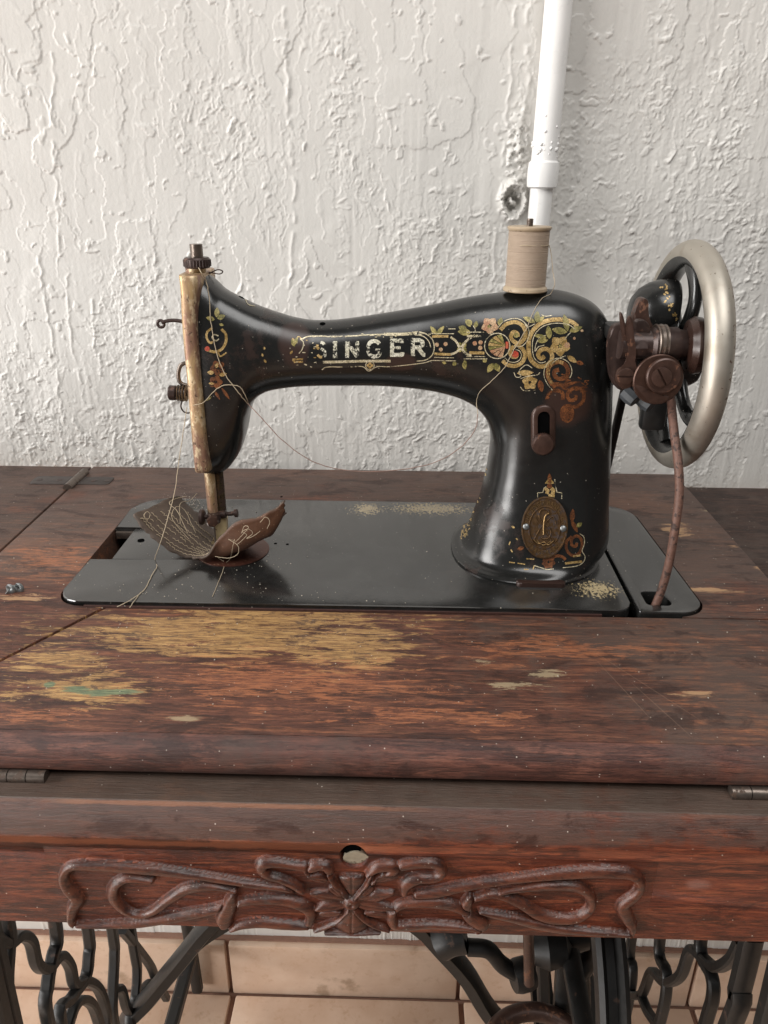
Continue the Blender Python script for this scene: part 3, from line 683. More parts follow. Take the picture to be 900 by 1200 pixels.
lathe('crank_hub', [(0, -.014), (.012, -.014), (.017, -.002), (.013, .014), (0, .020)], B(644, 1112, .46), (1, 0, .1), IRON, tab, 24)
tube('pivot_pin', [B(619, 1080, .42), B(620, 1152, .42)], .0042, RUST, tab, 12)
bar([B(650, 1110, .47), B(672, 1140, .48), B(690, 1120, .49), B(700, 1095, .49)], .011, 'casting_arm', .9, (0, 1, 0), None, IRON, 2., 12)
for px_, yy in ((632, .5), (664, .52), (680, .54)):
    bar([B(px_, 1085, yy), B(px_+4, 1140, yy), B(px_+6, 1215, yy)], .0095, 'casting_bar', .6, (0, 1, 0))
bar([B(545, 1095, .46), B(528, 1098, .46), B(516, 1104, .46)], .016, 'casting_arm', .9, (0, 1, 0), None, IRON, 2., 12)
rc = Vector(B(630, 1232, .42)); bar([rc+Vector((.040*math.cos(t), .03*math.sin(t), .006*math.sin(t))) for t in np.linspace(0, 2*PI, 17)], .008, 'treadle_ring', 1., (0, 0, 1), None, RUST, 2., 12)

# ------------------------------------------------------------------ SEWING MACHINE
sm = thing('sewing_machine', 'old black sewing machine with gilt floral decals and nickel handwheel on the oak table', 'sewing machine')
YC = .512
# bed plate with a slide-plate channel open to the left
cy0, cy1 = .4855, .5385; nx = -.1235
bed = [(BX0, BY0), (BX1+.009, BY0), (BX1+.0100, .53), (BX1+.0108, BY1-.001), (BX0, BY1-.001), (BX0, cy1), (nx, cy1), (nx, cy0), (BX0, cy0)]
bedp = rpoly(bed, [.016, .012, 0, .002, .026, .0, 0, 0, 0.0], 8)
prism('bed_plate', bedp, -.008, .0022, BED, sm, .0012, seg=3)
slideX0, slideX1 = -.2075, -.1275
prism('slide_plate', [(slideX0, cy0+.0006), (slideX1+.006, cy0+.0006), (slideX1+.006, cy1-.0006), (slideX0, cy1-.0006)], -.0005, .0019, BED, sm, .0003)
lathe('slide_hole', [(0, 0), (.0026, 0), (.0026, .0003), (0, .0003)], (pz(165.5, 636).x, pz(165.5, 636).y, .00195), (0, 0, 1), HOLE, sm, 16)
prism('channel_lip', [(BX0+.001, cy1-.0028), (slideX0+.02, cy1-.0028), (slideX0+.02, cy1-.0003), (BX0+.001, cy1-.0003)], -.006, -.0004, STEELD, sm, .0003)
# rusty front edge strip
box('bed_edge', ((BX0+BX1)/2+.004, BY0-.0006, -.0035), (BX1-BX0-.03, .0012, .0065), plain('rusty_edge', (.055, .022, .016), .6, .1, .5, 500, .8), sm, .0003)
# round needle plate
npc = pz(262, 640); npc = Vector((-.1235, .5085, 0))
lathe('needle_plate', [(0, 0), (.0250, 0), (.0262, .0006), (.0262, .0010), (.0252, .0013), (0, .0013)], (npc.x, npc.y-.0065, .0018), (0, 0, 1), plain('brown_needle_plate', (.10, .038, .026), .35, .5, .4, 300, .3, (.20, .12, .07), 300, .6), sm, 48)
# small screw holes on the bed
for a in ((323, 640), (337, 641), (330, 585)):
    q = pz(*a); lathe('oil_hole', [(0, 0), (.0011, 0), (.0011, .0003), (0, .0003)], (q.x, q.y, .0021), (0, 0, 1), HOLE, sm, 10)
# right extension with belt hole
ex = rpoly([(BX1+.0125, BY0+.0005), (BXE, BY0+.0005), (BXE-.0055, BY1-.001), (BX1+.0125, BY1-.001)], [.002, .016, .024, .002], 8)
hol = rpoly([(.1585, .4345), (.1755, .4345), (.1715, .4525), (.1585, .4525)], .0035, 4)
bm = bmesh.new()
def ringv(P, z): return [bm.verts.new((p[0], p[1], z)) for p in P]
eo, eh = ringv(ex, .0016), ringv(hol, .0016)
E_ = []
for rr in (eo, eh):
    for i in range(len(rr)): E_.append(bm.edges.new((rr[i], rr[(i+1) % len(rr)])))
bmesh.ops.triangle_fill(bm, use_beauty=True, edges=E_)
r_ = bmesh.ops.extrude_face_region(bm, geom=bm.faces[:]); bmesh.ops.translate(bm, verts=[v for v in r_['geom'] if isinstance(v, bmesh.types.BMVert)], vec=(0, 0, -.009))
tp = [e for e in bm.edges if all(abs(v.co.z-.0016) < 1e-6 for v in e.verts) and any(abs(f.normal.z) < .5 or len(f.verts) == 4 for f in e.link_faces)]
bmesh.ops.bevel(bm, geom=tp, offset=.0009, segments=2, affect='EDGES', profile=.5)
bm_obj('belt_plate', bm, BED, sm)

# head casting: sections O (outer) - I (inner) swept from the face, along the arm and down the pillar
SEC = [((222, 324), (241, 549), .0215, 3.6), ((231, 322), (248, 552.5), .0230, 3.4), ((242, 321.5), (259, 551.5), .0240, 3.0), ((251, 328), (270, 545), .0245, 2.9), ((262, 338), (281, 529), .0245, 2.7), ((276, 346), (288, 508), .0242, 2.6), ((292, 354), (292, 486), .0235, 2.5),
       ((309, 361), (299, 468), .0228, 2.4), ((327, 367), (313, 458), .0218, 2.3), ((347, 372.5), (335, 453.5), .0212, 2.2), ((370, 375.5), (362, 451.5), .0208, 2.1), ((402, 374), (395, 451), .0205, 2.1), ((450, 367), (450, 451.5), .0208, 2.1),
       ((500, 358.5), (497, 456), .0215, 2.1), ((548, 348.5), (530, 463), .0235, 2.2), ((590, 342.5), (551, 472), .0255, 2.3), ((630, 339), (563, 482), .0272, 2.4), ((664, 342), (570, 492), .0285, 2.5), ((694, 354), (574, 504), .0292, 2.5),
       ((711, 376), (575, 516), .0296, 2.5), ((717.5, 405), (573.5, 530), .0300, 2.5), ((716, 445), (571, 548), .0305, 2.5), ((714.5, 500), (567, 565), .0315, 2.5), ((713, 545), (561, 588), .0335, 2.5), ((711, 585), (552, 611), .0385, 2.45), ((709.5, 625), (541.5, 635), .0460, 2.35)]
def xz(p): v = pt(*p, YC); return (v.x, v.z)
rows = [(*xz(O), *xz(I), d, e, YC) for O, I, d, e in SEC]
rows += [(.1402, .0045, .0376, .0045, .0545, 2.3, YC)]
prof = crv(rows, 8)
rings = []; NS = 64
for r in prof:
    ox, oz, ix, iz, d, e, yc = r; c = Vector(((ox+ix)/2, yc, (oz+iz)/2)); a = Vector(((ox-ix)/2, 0, (oz-iz)/2)); ring = []
    for k in range(NS):
        t = 2*PI*k/NS; cc, ss = math.cos(t), math.sin(t)
        cc = math.copysign(abs(cc)**(2/e), cc); ss = math.copysign(abs(ss)**(2/e), ss)
        ring.append(c+a*cc+Vector((0, -d, 0))*ss)
    rings.append(ring)
vs, fs = loft(rings)
head = mesh('head_casting', vs, fs, BLK, sm, 60)
bvh = BVHTree.FromPolygons([Vector(v) for v in vs], fs)
# base rim of the pillar
bc = Vector((.0895, YC, 0))
def oval(rx, ry, z, n=64, e=2.3): return [(bc.x+rx*math.copysign(abs(math.cos(2*PI*k/n))**(2/e), math.cos(2*PI*k/n)), bc.y+ry*math.copysign(abs(math.sin(2*PI*k/n))**(2/e), math.sin(2*PI*k/n)), z) for k in range(n)]
mesh('pillar_foot', *loft([oval(.0528, .0560, .002), oval(.0530, .0562, .0036), oval(.0522, .0553, .0046), oval(.0495, .0520, .0052), oval(.045, .045, .0052)]), BLK, sm, 40)
box('rear_boss', (.1375, .530, .055), (.016, .03, .05), BLK, sm, .005)
box('rear_boss', (.1420, .540, .010), (.014, .02, .018), BLK, sm, .004)
q = pz(633, 689); prism('shuttle_cover', rpoly([(q.x-.0165, q.y-.0035), (q.x+.0165, q.y-.0035), (q.x+.0165, q.y+.0035), (q.x-.0165, q.y+.0035)], .0033, 5), .002, .0052, plain('dark_brown_metal', (.035, .018, .014), .4, .2), sm, .0012)
for a in ((283, 345), (326, 362), (378, 376)):
    d = ray(a[0], a[1]+3.5).normalized(); h, n_, _, _ = bvh.ray_cast(CAM, d)
    if h: lathe('oil_hole', [(0, 0), (.0019, 0), (.0019, .0002), (0, .0002)], h, n_, HOLE, sm, 12)

# face plate, bars, top nut
def sect(pl, pr, py, d, e=5.):
    l = pt(pl, py, YC-d*.8); r = pt(pr, py, YC-d*.9); x0, x1 = l.x, r.x; zz = pt(pl, py, YC-d*.8).z; ring = []
    for k in range(40):
        t = 2*PI*k/40; c, s = math.cos(t), math.sin(t); c = math.copysign(abs(c)**(2/e), c); s = math.copysign(abs(s)**(2/e), s)
        ring.append(Vector(((x0+x1)/2+(x1-x0)/2*c, YC+d*s, zz)))
    return ring
FP = [(209, 232, 322, .0245), (209, 233, 324, .0255), (210.5, 233.5, 335, .0265), (211.5, 232, 350, .0268), (212.5, 231.5, 370, .027), (214, 232.5, 390, .027), (216, 235, 415, .027), (218.5, 237, 440, .027), (220.5, 239.5, 465, .027), (223, 242, 495, .0268), (225.5, 244.5, 525, .0262), (227.5, 246.5, 546, .0255), (228.5, 246.5, 551, .024)]
mesh('face_plate', *loft([sect(a, b, c, d) for a, b, c, d in [tuple(q) for q in crv(FP, 4)]]), BRF, sm, 50)
def vbar(name, p0, p1, Y, r, mat, seg=20):
    a = pt(*p0, Y); b = pt(*p1, Y); x = (a.x+b.x)/2; return tube(name, [(x, Y, b.z), (x, Y, a.z)], r, mat, sm, seg)
vbar('presser_bar', (231.5, 286), (231.5, 330), YC-.004, .0040, STEELD)
a = pt(231, 308, YC-.004); 
g = [lathe_geo([(0, -.003), (.0078, -.003), (.0084, -.0015), (.0084, .0022), (.0074, .0034), (0, .0034)], a, (0, 0, 1), 28)]
for k in range(28):
    t = 2*PI*k/28; g.append(tube_geo([a+Vector((.0083*math.cos(t), .0083*math.sin(t), -.002)), a+Vector((.0083*math.cos(t), .0083*math.sin(t), .002))], .0005, 5))
mesh('pressure_nut', *join_geo(g), RUSTD, sm, 30)
vbar('top_collar', (230, 312), (230, 330), YC-.003, .0066, BRF)
wl = [pt(*p, YC+.004) for p in ((243, 322), (250, 318), (256, 316), (261, 318), (258, 321), (250, 320), (244, 319))]
tube('top_wire_guide', crv(wl, 5), .0004, RUST, sm, 6)
# thread lever left
lv = crv([pt(*p, YC-.012) for p in ((220, 378), (206, 375.5), (196, 376), (190, 378))], 5)
tube('take_up_lever', lv, [.0017]*len(lv), RUSTD, sm, 10, flat=.7, up=(0, 1, 0))
lc = pt(188.5, 379.5, YC-.012); tube('lever_eye', [lc+Vector((.0022*math.cos(t), 0, .0022*math.sin(t))) for t in np.linspace(0, 2*PI, 17)], .0010, RUSTD, sm, 8)
tube('thread_guard', crv([pt(*p, YC-.010) for p in ((219, 425), (212, 428), (209, 438), (211, 448), (219, 452))], 6), .0014, STEELD, sm, 10)
tc = pt(220, 461, YC-.012)
lathe('tension_knob', [(0, .0125), (.0044, .0125), (.0050, .0118), (.0050, .0080), (.0042, .0074), (.0022, .0074), (.0022, 0)], tc, (-1, 0, .03), RUSTD, sm, 24)
g = [lathe_geo([(0, h), (.0052, h), (.0056, h+.0006), (0, h+.0010)], tc, (-1, 0, .03), 24) for h in (.0004, .0022, .0040, .0058)]
mesh('tension_disc', *join_geo(g), STEELD, sm, 30)
tube('tension_spring', [tc+Vector((-.0015-.005*k/60, .0034*math.cos(k*.75), .0034*math.sin(k*.75))) for k in range(60)], .0004, SILV, sm, 6)
tube('check_spring', crv([pt(*p, YC-.014) for p in ((214, 468), (212, 476), (215, 482), (221, 484), (226, 480))], 6), .0005, RUSTD, sm, 6)
# loose thread caught round the tension knob
# needle side
vbar('needle_bar', (246, 540), (248, 602), YC-.010, .0037, BRF)
vbar('foot_bar', (256, 540), (257.5, 606), YC-.004, .0040, plain('dark_oily_bar', (.10, .075, .045), .3, .7, .4, 300, .3, (.04, .02, .012), 200, .5))
nb = pt(250.5, 607, YC-.014)
lathe('needle_clamp', [(0, -.0035), (.0045, -.0035), (.0050, 0), (.0045, .0035), (0, .0035)], nb, (0, 0, 1), RUSTD, sm, 18)
lathe('clamp_screw', [(0, 0), (.0042, 0), (.0046, .002), (.0040, .0045), (0, .0048)], nb+Vector((.0002, -.003, 0)), (.15, -1, 0), RUST, sm, 6)
lathe('clamp_thumbscrew', [(0, 0), (.0018, 0), (.0018, .004), (.0046, .0045), (.0058, .0055), (.0058, .0075), (.0040, .0083), (0, .0083)], nb+Vector((-.002, 0, .0008)), (-1, 0, 0), RUSTD, sm, 24)
lathe('foot_screw', [(0, 0), (.0028, 0), (.0028, .005), (.0016, .0055), (.0016, .011), (.0030, .0115), (.0030, .0135), (0, .0138)], nb+Vector((.003, .004, .0008)), (1, 0, .12), RUSTD, sm, 18)
tube('needle_thread_guide', crv([nb+Vector(p) for p in ((-.004, -.003, -.001), (-.003, -.0055, -.003), (0, -.0058, -.004), (.002, -.004, -.003))], 5), .0006, SILV, sm, 8)
nq = pt(250.5, 612, YC-.016); tube('needle', [(nq.x, nq.y, .0045), (nq.x, nq.y, .0085), (nq.x, nq.y, nq.z+.006)], [.00025, .0007, .0009], SILV, sm, 10)
f0 = pt(258, 612, YC-.006)
prism('presser_foot', [(-.0038, .004), (.0055, .004), (.0050, -.006), (.0030, -.0105), (.0050, -.013), (.0062, -.0165), (-.0072, -.0165), (-.0066, -.0140), (-.0030, -.0110), (-.0034, -.004)], -.0028, .0028, BONE, sm, .0008, basis=(f0, (1, 0, 0), (0, 0, 1), (0, 1, 0)))

# ---- decals (thin gilt transfers lying on the casting)
def hit(px, py):
    d = ray(px, py).normalized(); h, n, i, _ = bvh.ray_cast(CAM, d); return (h, n) if h else (None, None)
class Dec:
    def __init__(s, off=.00014): s.v = []; s.f = []; s.off = off
    def add(s, grid):
        """grid rows of px points -> quads where everything hits"""
        ids = []
        for row in grid:
            rr = []
            for p in row:
                h, n = hit(*p)
                if h is None: rr.append(None)
                else:
                    if n.dot(CAM-h) < 0: n = -n
                    s.v.append(h+n*s.off); rr.append(len(s.v)-1)
            ids.append(rr)
        for i in range(len(ids)-1):
            for k in range(len(ids[0])-1):
                q = (ids[i][k], ids[i][k+1], ids[i+1][k+1], ids[i+1][k])
                if None not in q and max((s.v[q[0]]-s.v[q[2]]).length, 0) < .008: s.f.append(q)
    def stroke(s, P, w, sm_=True, w1=None, step=1.0):
        if sm_: P = crv(P, 8)
        P = [np.array(p, float) for p in P]
        R = [P[0]]
        for a, b in zip(P[:-1], P[1:]):
            L = np.linalg.norm(b-a); k = max(1, int(L/step))
            for i in range(1, k+1): R.append(a+(b-a)*i/k)
        n = len(R); grid = []
        for i, p in enumerate(R):
            t = R[min(i+1, n-1)]-R[max(i-1, 0)]; t = t/(np.linalg.norm(t)+1e-9); nn = np.array((-t[1], t[0]))
            ww = (w if w1 is None else w+(w1-w)*i/(n-1))/2; m_ = max(2, int(ww*2/1.2)+1)
            grid.append([p+nn*ww*(2*k/m_-1) for k in range(m_+1)])
        s.add(grid)
    def leaf(s, x0, y0, x1, y1, w):
        a = np.array((x0, y0), float); b = np.array((x1, y1), float); t = b-a; L = np.linalg.norm(t); t /= L; nn = np.array((-t[1], t[0])); grid = []
        for i in range(9):
            q = i/8; ww = w/2*math.sin(PI*q)**.8*(1.15-.3*q)+.05; grid.append([a+t*L*q+nn*ww*(k/2-1) for k in range(5)])
        s.add(grid)
    def disc(s, x, y, rx, ry=None, a0=0, a1=2*PI):
        ry = ry or rx; m_ = max(3, int(max(rx, ry)/1.2)+1)
        s.add([[(x+rx*j/m_*math.cos(a0+(a1-a0)*k/16), y+ry*j/m_*math.sin(a0+(a1-a0)*k/16)) for j in range(m_+1)] for k in range(17)])
    def flower(s, x, y, r, n=5, a=0.):
        for k in range(n):
            t = a+2*PI*k/n; s.leaf(x+r*.15*math.cos(t), y+r*.15*math.sin(t), x+r*1.05*math.cos(t), y+r*1.05*math.sin(t), r*.85)
    def build(s, name, mat): return tag(mesh(name, s.v, s.f, mat, head, 80), kind='stuff')
cream, gold, olive, pink, red, brown, letter, dark = [Dec(o_) for o_ in (.00020, .00014, .00018, .00018, .00020, .00014, .00018, .00024)]
def A4(L): return [(540+a/5.625, 360+b/5.625) for a, b in L]
def A3(L): return [(330+a/3.913, 340+b/3.913) for a, b in L]
def band(d, L, w, cv=A4, outline=True, olw=.9, shade=True):
    P = cv(L); d.stroke(P, w)
    if outline:
        Q = [np.array(p) for p in crv(P, 6)]; n = len(Q)
        for sgn in (1,):
            O = []
            for i, p in enumerate(Q):
                t = Q[min(i+1, n-1)]-Q[max(i-1, 0)]; t /= (np.linalg.norm(t)+1e-9); O.append(p+np.array((t[1], -t[0]))*(w/2+1.9)*sgn)
            cream.stroke(O[:int(n*.62)], olw, False)
band(gold, [(262, 150), (300, 112), (360, 98), (405, 120), (427, 165), (415, 212), (385, 237), (348, 225), (330, 195), (345, 165), (372, 172), (375, 195)], 4.6)
band(gold, [(275, 352), (310, 380), (360, 386), (405, 362), (423, 312), (400, 268), (355, 258), (325, 285), (335, 322), (364, 326), (370, 305)], 4.6)
red.disc(*A4([(358, 310)])[0], 4.2); olive.disc(*A4([(365, 185)])[0], 3)
band(gold, [(770, 128), (725, 95), (660, 82), (590, 85), (525, 108), (475, 155), (450, 215), (448, 290), (465, 350), (510, 388), (560, 385), (597, 350), (598, 305), (565, 275), (525, 285), (510, 315), (530, 338), (552, 322)], 5.0)
cream.stroke(A4([(560, 185), (520, 200), (495, 245), (490, 290), (510, 262), (550, 250)]), .9)
band(brown, [(622, 530), (590, 490), (572, 440), (588, 388), (640, 360), (690, 380), (707, 425), (688, 462), (650, 472), (618, 450), (620, 420), (648, 412)], 5.0)
band(gold, [(600, 505), (576, 450), (585, 390), (635, 358), (675, 368)], 4.2, outline=False)
band(brown, [(568, 610), (585, 570), (625, 548), (668, 565), (672, 610)], 4.4, outline=False)
band(brown, [(705, 650), (762, 655), (803, 620), (812, 570), (785, 535), (735, 538), (702, 575), (718, 612), (755, 605), (757, 578)], 4.2, outline=False)
brown.disc(*A4([(700, 700)])[0], 8.5, 11); [brown.stroke(A4([(x, y), (x+rnd.uniform(10, 40), y+rnd.uniform(-15, 15))]), rnd.uniform(.7, 1.6), False) for x, y in [(rnd.uniform(640, 820), rnd.uniform(440, 560)) for _ in range(34)]]; brown.leaf(*A4([(650, 520)])[0], *A4([(780, 490)])[0], 4); brown.leaf(*A4([(600, 500)])[0], *A4([(700, 520)])[0], 5); brown.leaf(*A4([(520, 480)])[0], *A4([(535, 560)])[0], 7)
# shell roundel
sc_ = A4([(240, 255)])[0]
cream.stroke([(sc_[0]+14.8*math.cos(t), sc_[1]+14.8*math.sin(t)) for t in np.linspace(0, 2*PI, 40)], 1.1, False)
for k in range(8):
    t0 = PI*.55+k*PI*.9/8*1.0; t1 = t0+PI*.9/8*.84; D_ = olive if k in (3, 4, 5, 6, 7) and k % 2 else (gold if k > 3 else pink)
    fx, fy = sc_[0]+9.5, sc_[1]
    rr = 20
    pts = []
    D_.add([[(fx+rr*(j/8)*math.cos(t)*(1 if abs(math.cos(t)) > 0 else 1), fy+min(rr, 14)*(j/8)*math.sin(t)) for j in range(9)] for t in np.linspace(t0, t1, 4)])
red.stroke([(sc_[0]+11.5, sc_[1]-5), (sc_[0]+11.5, sc_[1]+3)], 3.2, False)
# flowers, leaves, sprigs
pink.flower(*A4([(192, 122)])[0], 10, 5, .3); olive.disc(*A4([(185, 128)])[0], 2)
gold.flower(*A4([(652, 255)])[0], 12, 5, .25); pink.disc(*A4([(700, 250)])[0], 3.4); olive.disc(*A4([(655, 255)])[0], 1.8)
gold.flower(*A4([(455, 495)])[0], 9, 5, .9); cream.stroke(A4([(395, 470), (440, 455), (505, 445), (520, 430)]), 1.0); cream.stroke(A4([(392, 525), (420, 550), (490, 545)]), .9)
gold.leaf(*A4([(370, 435)])[0], *A4([(480, 430)])[0], 6.5); cream.stroke(A4([(350, 430), (365, 460), (395, 455), (385, 420), (430, 380), (470, 400)]), .9)
gold.leaf(*A4([(700, 320)])[0], *A4([(765, 365)])[0], 6); brown.leaf(*A4([(760, 360)])[0], *A4([(810, 375)])[0], 5)
for L in ((65, 130, 30, 80, 5), (95, 135, 105, 90, 5), (40, 150, -15, 130, 7), (250, 120, 270, 68, 6), (490, 100, 410, 65, 6), (500, 100, 505, 25, 6.5), (505, 100, 550, 60, 5), (585, 210, 575, 120, 7), (575, 215, 500, 225, 6), (565, 200, 480, 185, 5),
          (705, 160, 680, 45, 7), (700, 165, 600, 145, 8), (715, 160, 800, 130, 7), (165, 365, 150, 335, 5), (215, 370, 175, 430, 7), (225, 370, 255, 425, 7), (25, 345, 30, 410, 4.5)):
    olive.leaf(*A4([(L[0], L[1])])[0], *A4([(L[2], L[3])])[0], L[4])
cream.stroke(A4([(85, 200), (95, 150), (80, 120)]), .8); cream.stroke(A4([(450, 150), (420, 105), (440, 130), (490, 110)]), .8); cream.stroke(A4([(150, 165), (200, 175)]), .8)
cream.stroke(A4([(725, 165), (700, 190), (685, 215)]), .9); cream.stroke(A4([(530, 50), (560, 60), (600, 55)]), .8); cream.stroke(A4([(690, 320), (640, 340), (600, 370)]), .9)
pink.disc(*A4([(748, 205)])[0], 1.6); pink.disc(*A4([(798, 155)])[0], 1.6)
# strapwork between lettering and roundel
for y0 in (165, 190): cream.stroke(A4([(40, y0), (150, y0)]), 1.0 if y0 == 165 else 2.6, False)
gold.stroke(A4([(55, 300), (155, 302)]), 3.4, False); cream.stroke(A4([(35, 325), (160, 325)]), 1.0, False); cream.stroke(A4([(20, 340), (175, 340)]), .9, False)
for p in ((92, 238), (130, 232), (128, 268)): pink.disc(*A4([p])[0], 2.6)
for L in (((690, 212), (765, 212)), ((700, 292), (775, 295))): gold.stroke(A3(L), 3.0, False)
for L in (((690, 200), (790, 200)), ((765, 178), (798, 178)), ((700, 308), (790, 310)), ((690, 322), (800, 324))): cream.stroke(A3(L), .9, False)
for L in (((775, 215), (800, 235), (815, 262)), ((775, 295), (800, 285), (820, 268)), ((870, 215), (845, 235), (825, 262)), ((870, 300), (845, 290), (825, 268))): cream.stroke(A3(L), 2.6)
olive.flower(*A3([(826, 262)])[0], 7, 4, .78); cream.stroke([(A3([(826, 262)])[0][0]+2*math.cos(t), A3([(826, 262)])[0][1]+2*math.sin(t)) for t in np.linspace(0, 6.3, 12)], .8, False)
for p in ((712, 250), (752, 247), (730, 272)): pink.disc(*A3([p])[0], 2.4)
for L in ((712, 205, 682, 165, 5), (712, 205, 745, 165, 5), (800, 330, 785, 345, 5), (835, 330, 840, 362, 4.5), (755, 335, 735, 330, 3.5), (868, 195, 808, 190, 8), (872, 160, 850, 135, 6)): olive.leaf(*A3([(L[0], L[1])])[0], *A3([(L[2], L[3])])[0], L[4])
# name cartouche
cream.stroke(A3([(90, 225), (130, 212), (200, 212), (300, 212), (400, 205), (470, 203)]), 1.3); cream.stroke(A3([(470, 203), (560, 202), (620, 196)]), 3.4)
cream.stroke(A3([(620, 190), (660, 200), (690, 225), (700, 262), (690, 298), (660, 320), (620, 325)]), 1.2); cream.stroke(A3([(610, 205), (650, 212), (675, 235), (684, 262)]), .9)
cream.stroke(A3([(190, 330), (280, 328), (380, 325), (470, 325), (500, 325)]), 3.0); cream.stroke(A3([(185, 365), (210, 352), (300, 352), (370, 350), (400, 370), (440, 350), (500, 350), (640, 335), (690, 322)]), 1.0)
cream.stroke([(A3([(405, 345)])[0][0]+5*math.cos(t), A3([(405, 345)])[0][1]+5*math.sin(t)) for t in np.linspace(0, 6.3, 16)], 1.0, False); gold.flower(*A3([(405, 345)])[0], 4, 4)
for y_ in (318, 330): gold.stroke(A3([(55, y_), (98, y_-2)]), 2.0, False)
olive.leaf(*A3([(50, 255)])[0], *A3([(75, 215)])[0], 5); olive.leaf(*A3([(60, 260)])[0], *A3([(45, 225)])[0], 4)
cream.stroke(A3([(85, 225), (100, 240), (95, 270), (80, 290)]), 1.0)
for (x, y, L_) in [(rnd.uniform(345, 372), rnd.uniform(392, 430), rnd.uniform(1, 4)) for _ in range(26)]: (cream if rnd.random() < .6 else gold).stroke([(x, y), (x+L_, y+rnd.uniform(-1, 1))], rnd.uniform(.6, 1.3), False)
for (x, y, L_) in [(rnd.uniform(375, 505), 395+rnd.gauss(0, 1.2), rnd.uniform(1, 5)) for _ in range(34)]: cream.stroke([(x, y-(x-375)*.028), (x+L_, y-(x-375)*.028)], rnd.uniform(.6, 1.2), False)
LET = {'S': [[(46, 12), (40, 3), (24, 0), (8, 6), (4, 22), (14, 38), (32, 50), (44, 66), (42, 86), (26, 100), (10, 96), (2, 84)]],
       'I': [[(12, 0), (12, 100)], [(0, 2), (24, 2)], [(0, 98), (24, 98)]],
       'N': [[(6, 100), (6, 0)], [(6, 0), (54, 100)], [(54, 100), (54, 0)], [(-2, 98), (14, 98)], [(-2, 2), (12, 2)], [(46, 2), (62, 2)]],
       'G': [[(52, 18), (42, 4), (24, 0), (8, 14), (2, 50), (8, 84), (24, 100), (44, 96), (52, 82), (52, 56)], [(34, 56), (58, 56)]],
       'E': [[(6, 0), (6, 100)], [(-2, 2), (50, 2), (50, 18)], [(6, 50), (36, 50)], [(36, 40), (36, 60)], [(-2, 98), (52, 98), (52, 80)]],
       'R': [[(6, 0), (6, 100)], [(-2, 2), (34, 2), (48, 12), (48, 36), (34, 50), (6, 50)], [(28, 50), (52, 98), (60, 98)], [(-2, 98), (16, 98)]]}
for ch, u0, v0, wd, hh in (('I', 235, 238, 22, 70), ('N', 295, 238, 58, 68), ('G', 395, 234, 62, 70), ('E', 500, 230, 62, 68), ('R', 595, 228, 64, 70)):
    sx_ = wd/60*(60/26 if ch == 'I' else 1)
    for st in LET[ch]:
        letter.stroke(A3([(u0+a*sx_, v0+b*hh/100) for a, b in st]), 4.6 if not (len(st) == 2 and st[0][1] == st[1][1]) else 2.6, ch in 'SG' and len(st) > 4)
for st in ([(195, 250), (190, 242), (178, 240)], [(180, 268), (196, 280), (200, 296), (192, 306)]): letter.stroke(A3(st), 3.4)
for st in ([(165, 250), (163, 262), (172, 270)], [(165, 296), (175, 306), (186, 307)]): gold.stroke(A3(st), 3.0)
# face decals, left
def A5(L): return [(170+a/6.923, 330+b/6.923) for a, b in L]
for L in ((580, 290, 585, 210, 6), (585, 300, 650, 275, 6), (565, 310, 495, 290, 5.5), (600, 345, 640, 355, 3)): olive.leaf(*A5([(L[0], L[1])])[0], *A5([(L[2], L[3])])[0], L[4])
gold.stroke(A5([(620, 385), (655, 430), (655, 490), (625, 545), (570, 570), (500, 555)]), 3.2); gold.stroke(A5([(545, 375), (505, 410), (500, 455), (525, 495), (550, 490)]), 2.6)
cream.stroke(A5([(595, 440), (560, 430), (545, 455), (575, 480), (600, 465)]), 1.4); red.disc(*A5([(505, 545)])[0], 3); gold.stroke(A5([(590, 570), (610, 605), (640, 590), (660, 575)]), 1.8)
brown.flower(*A5([(590, 700)])[0], 9, 5, .5); gold.leaf(*A5([(575, 700)])[0], *A5([(590, 655)])[0], 4.5); gold.leaf(*A5([(560, 740)])[0], *A5([(505, 735)])[0], 5); gold.leaf(*A5([(600, 760)])[0], *A5([(665, 745)])[0], 4.5)
brown.flower(*A5([(575, 815)])[0], 8, 5, 0); gold.leaf(*A5([(560, 830)])[0], *A5([(515, 825)])[0], 3); brown.leaf(*A5([(620, 860)])[0], *A5([(690, 960)])[0], 3.4); brown.leaf(*A5([(560, 880)])[0], *A5([(610, 960)])[0], 3); olive.leaf(*A5([(500, 965)])[0], *A5([(540, 930)])[0], 2.5)
for (x, y) in ((310, 410), (308, 418), (312, 425), (344, 400), (340, 415), (345, 424)): gold.leaf(x, y, x+rnd.uniform(-3, 3), y-4, 2.6)
# top of the arm near the face
cream.stroke([(289, 352), (297, 349), (308, 353), (316, 358)], .9); cream.stroke([(287, 350), (291, 357), (299, 359)], .8); brown.leaf(288, 351, 314, 357, 4)
# round the medallion
def A6(L): return [(590+a/7.5, 560+b/7.5) for a, b in L]
for P, w_ in (([(405, 5), (370, 45), (440, 45), (405, 5)], 1.6), ([(360, 90), (390, 110), (380, 140)], 4), ([(420, 90), (440, 110), (430, 150)], 4.5), ([(395, 150), (450, 160)], 3)): gold.stroke(A6(P), w_, False)
brown.leaf(*A6([(405, 50)])[0], *A6([(405, -40)])[0], 5); brown.disc(*A6([(405, 70)])[0], 3)
cream.stroke(A6([(300, 170), (300, 130), (345, 128), (355, 90), (375, 75)]), .8, False); cream.stroke(A6([(512, 185), (512, 130), (470, 125), (455, 60), (450, 10)]), .9, False)
brown.leaf(*A6([(600, 390)])[0], *A6([(610, 270)])[0], 6); olive.leaf(*A6([(640, 430)])[0], *A6([(690, 395)])[0], 5); brown.leaf(*A6([(650, 480)])[0], *A6([(590, 360)])[0], 5)
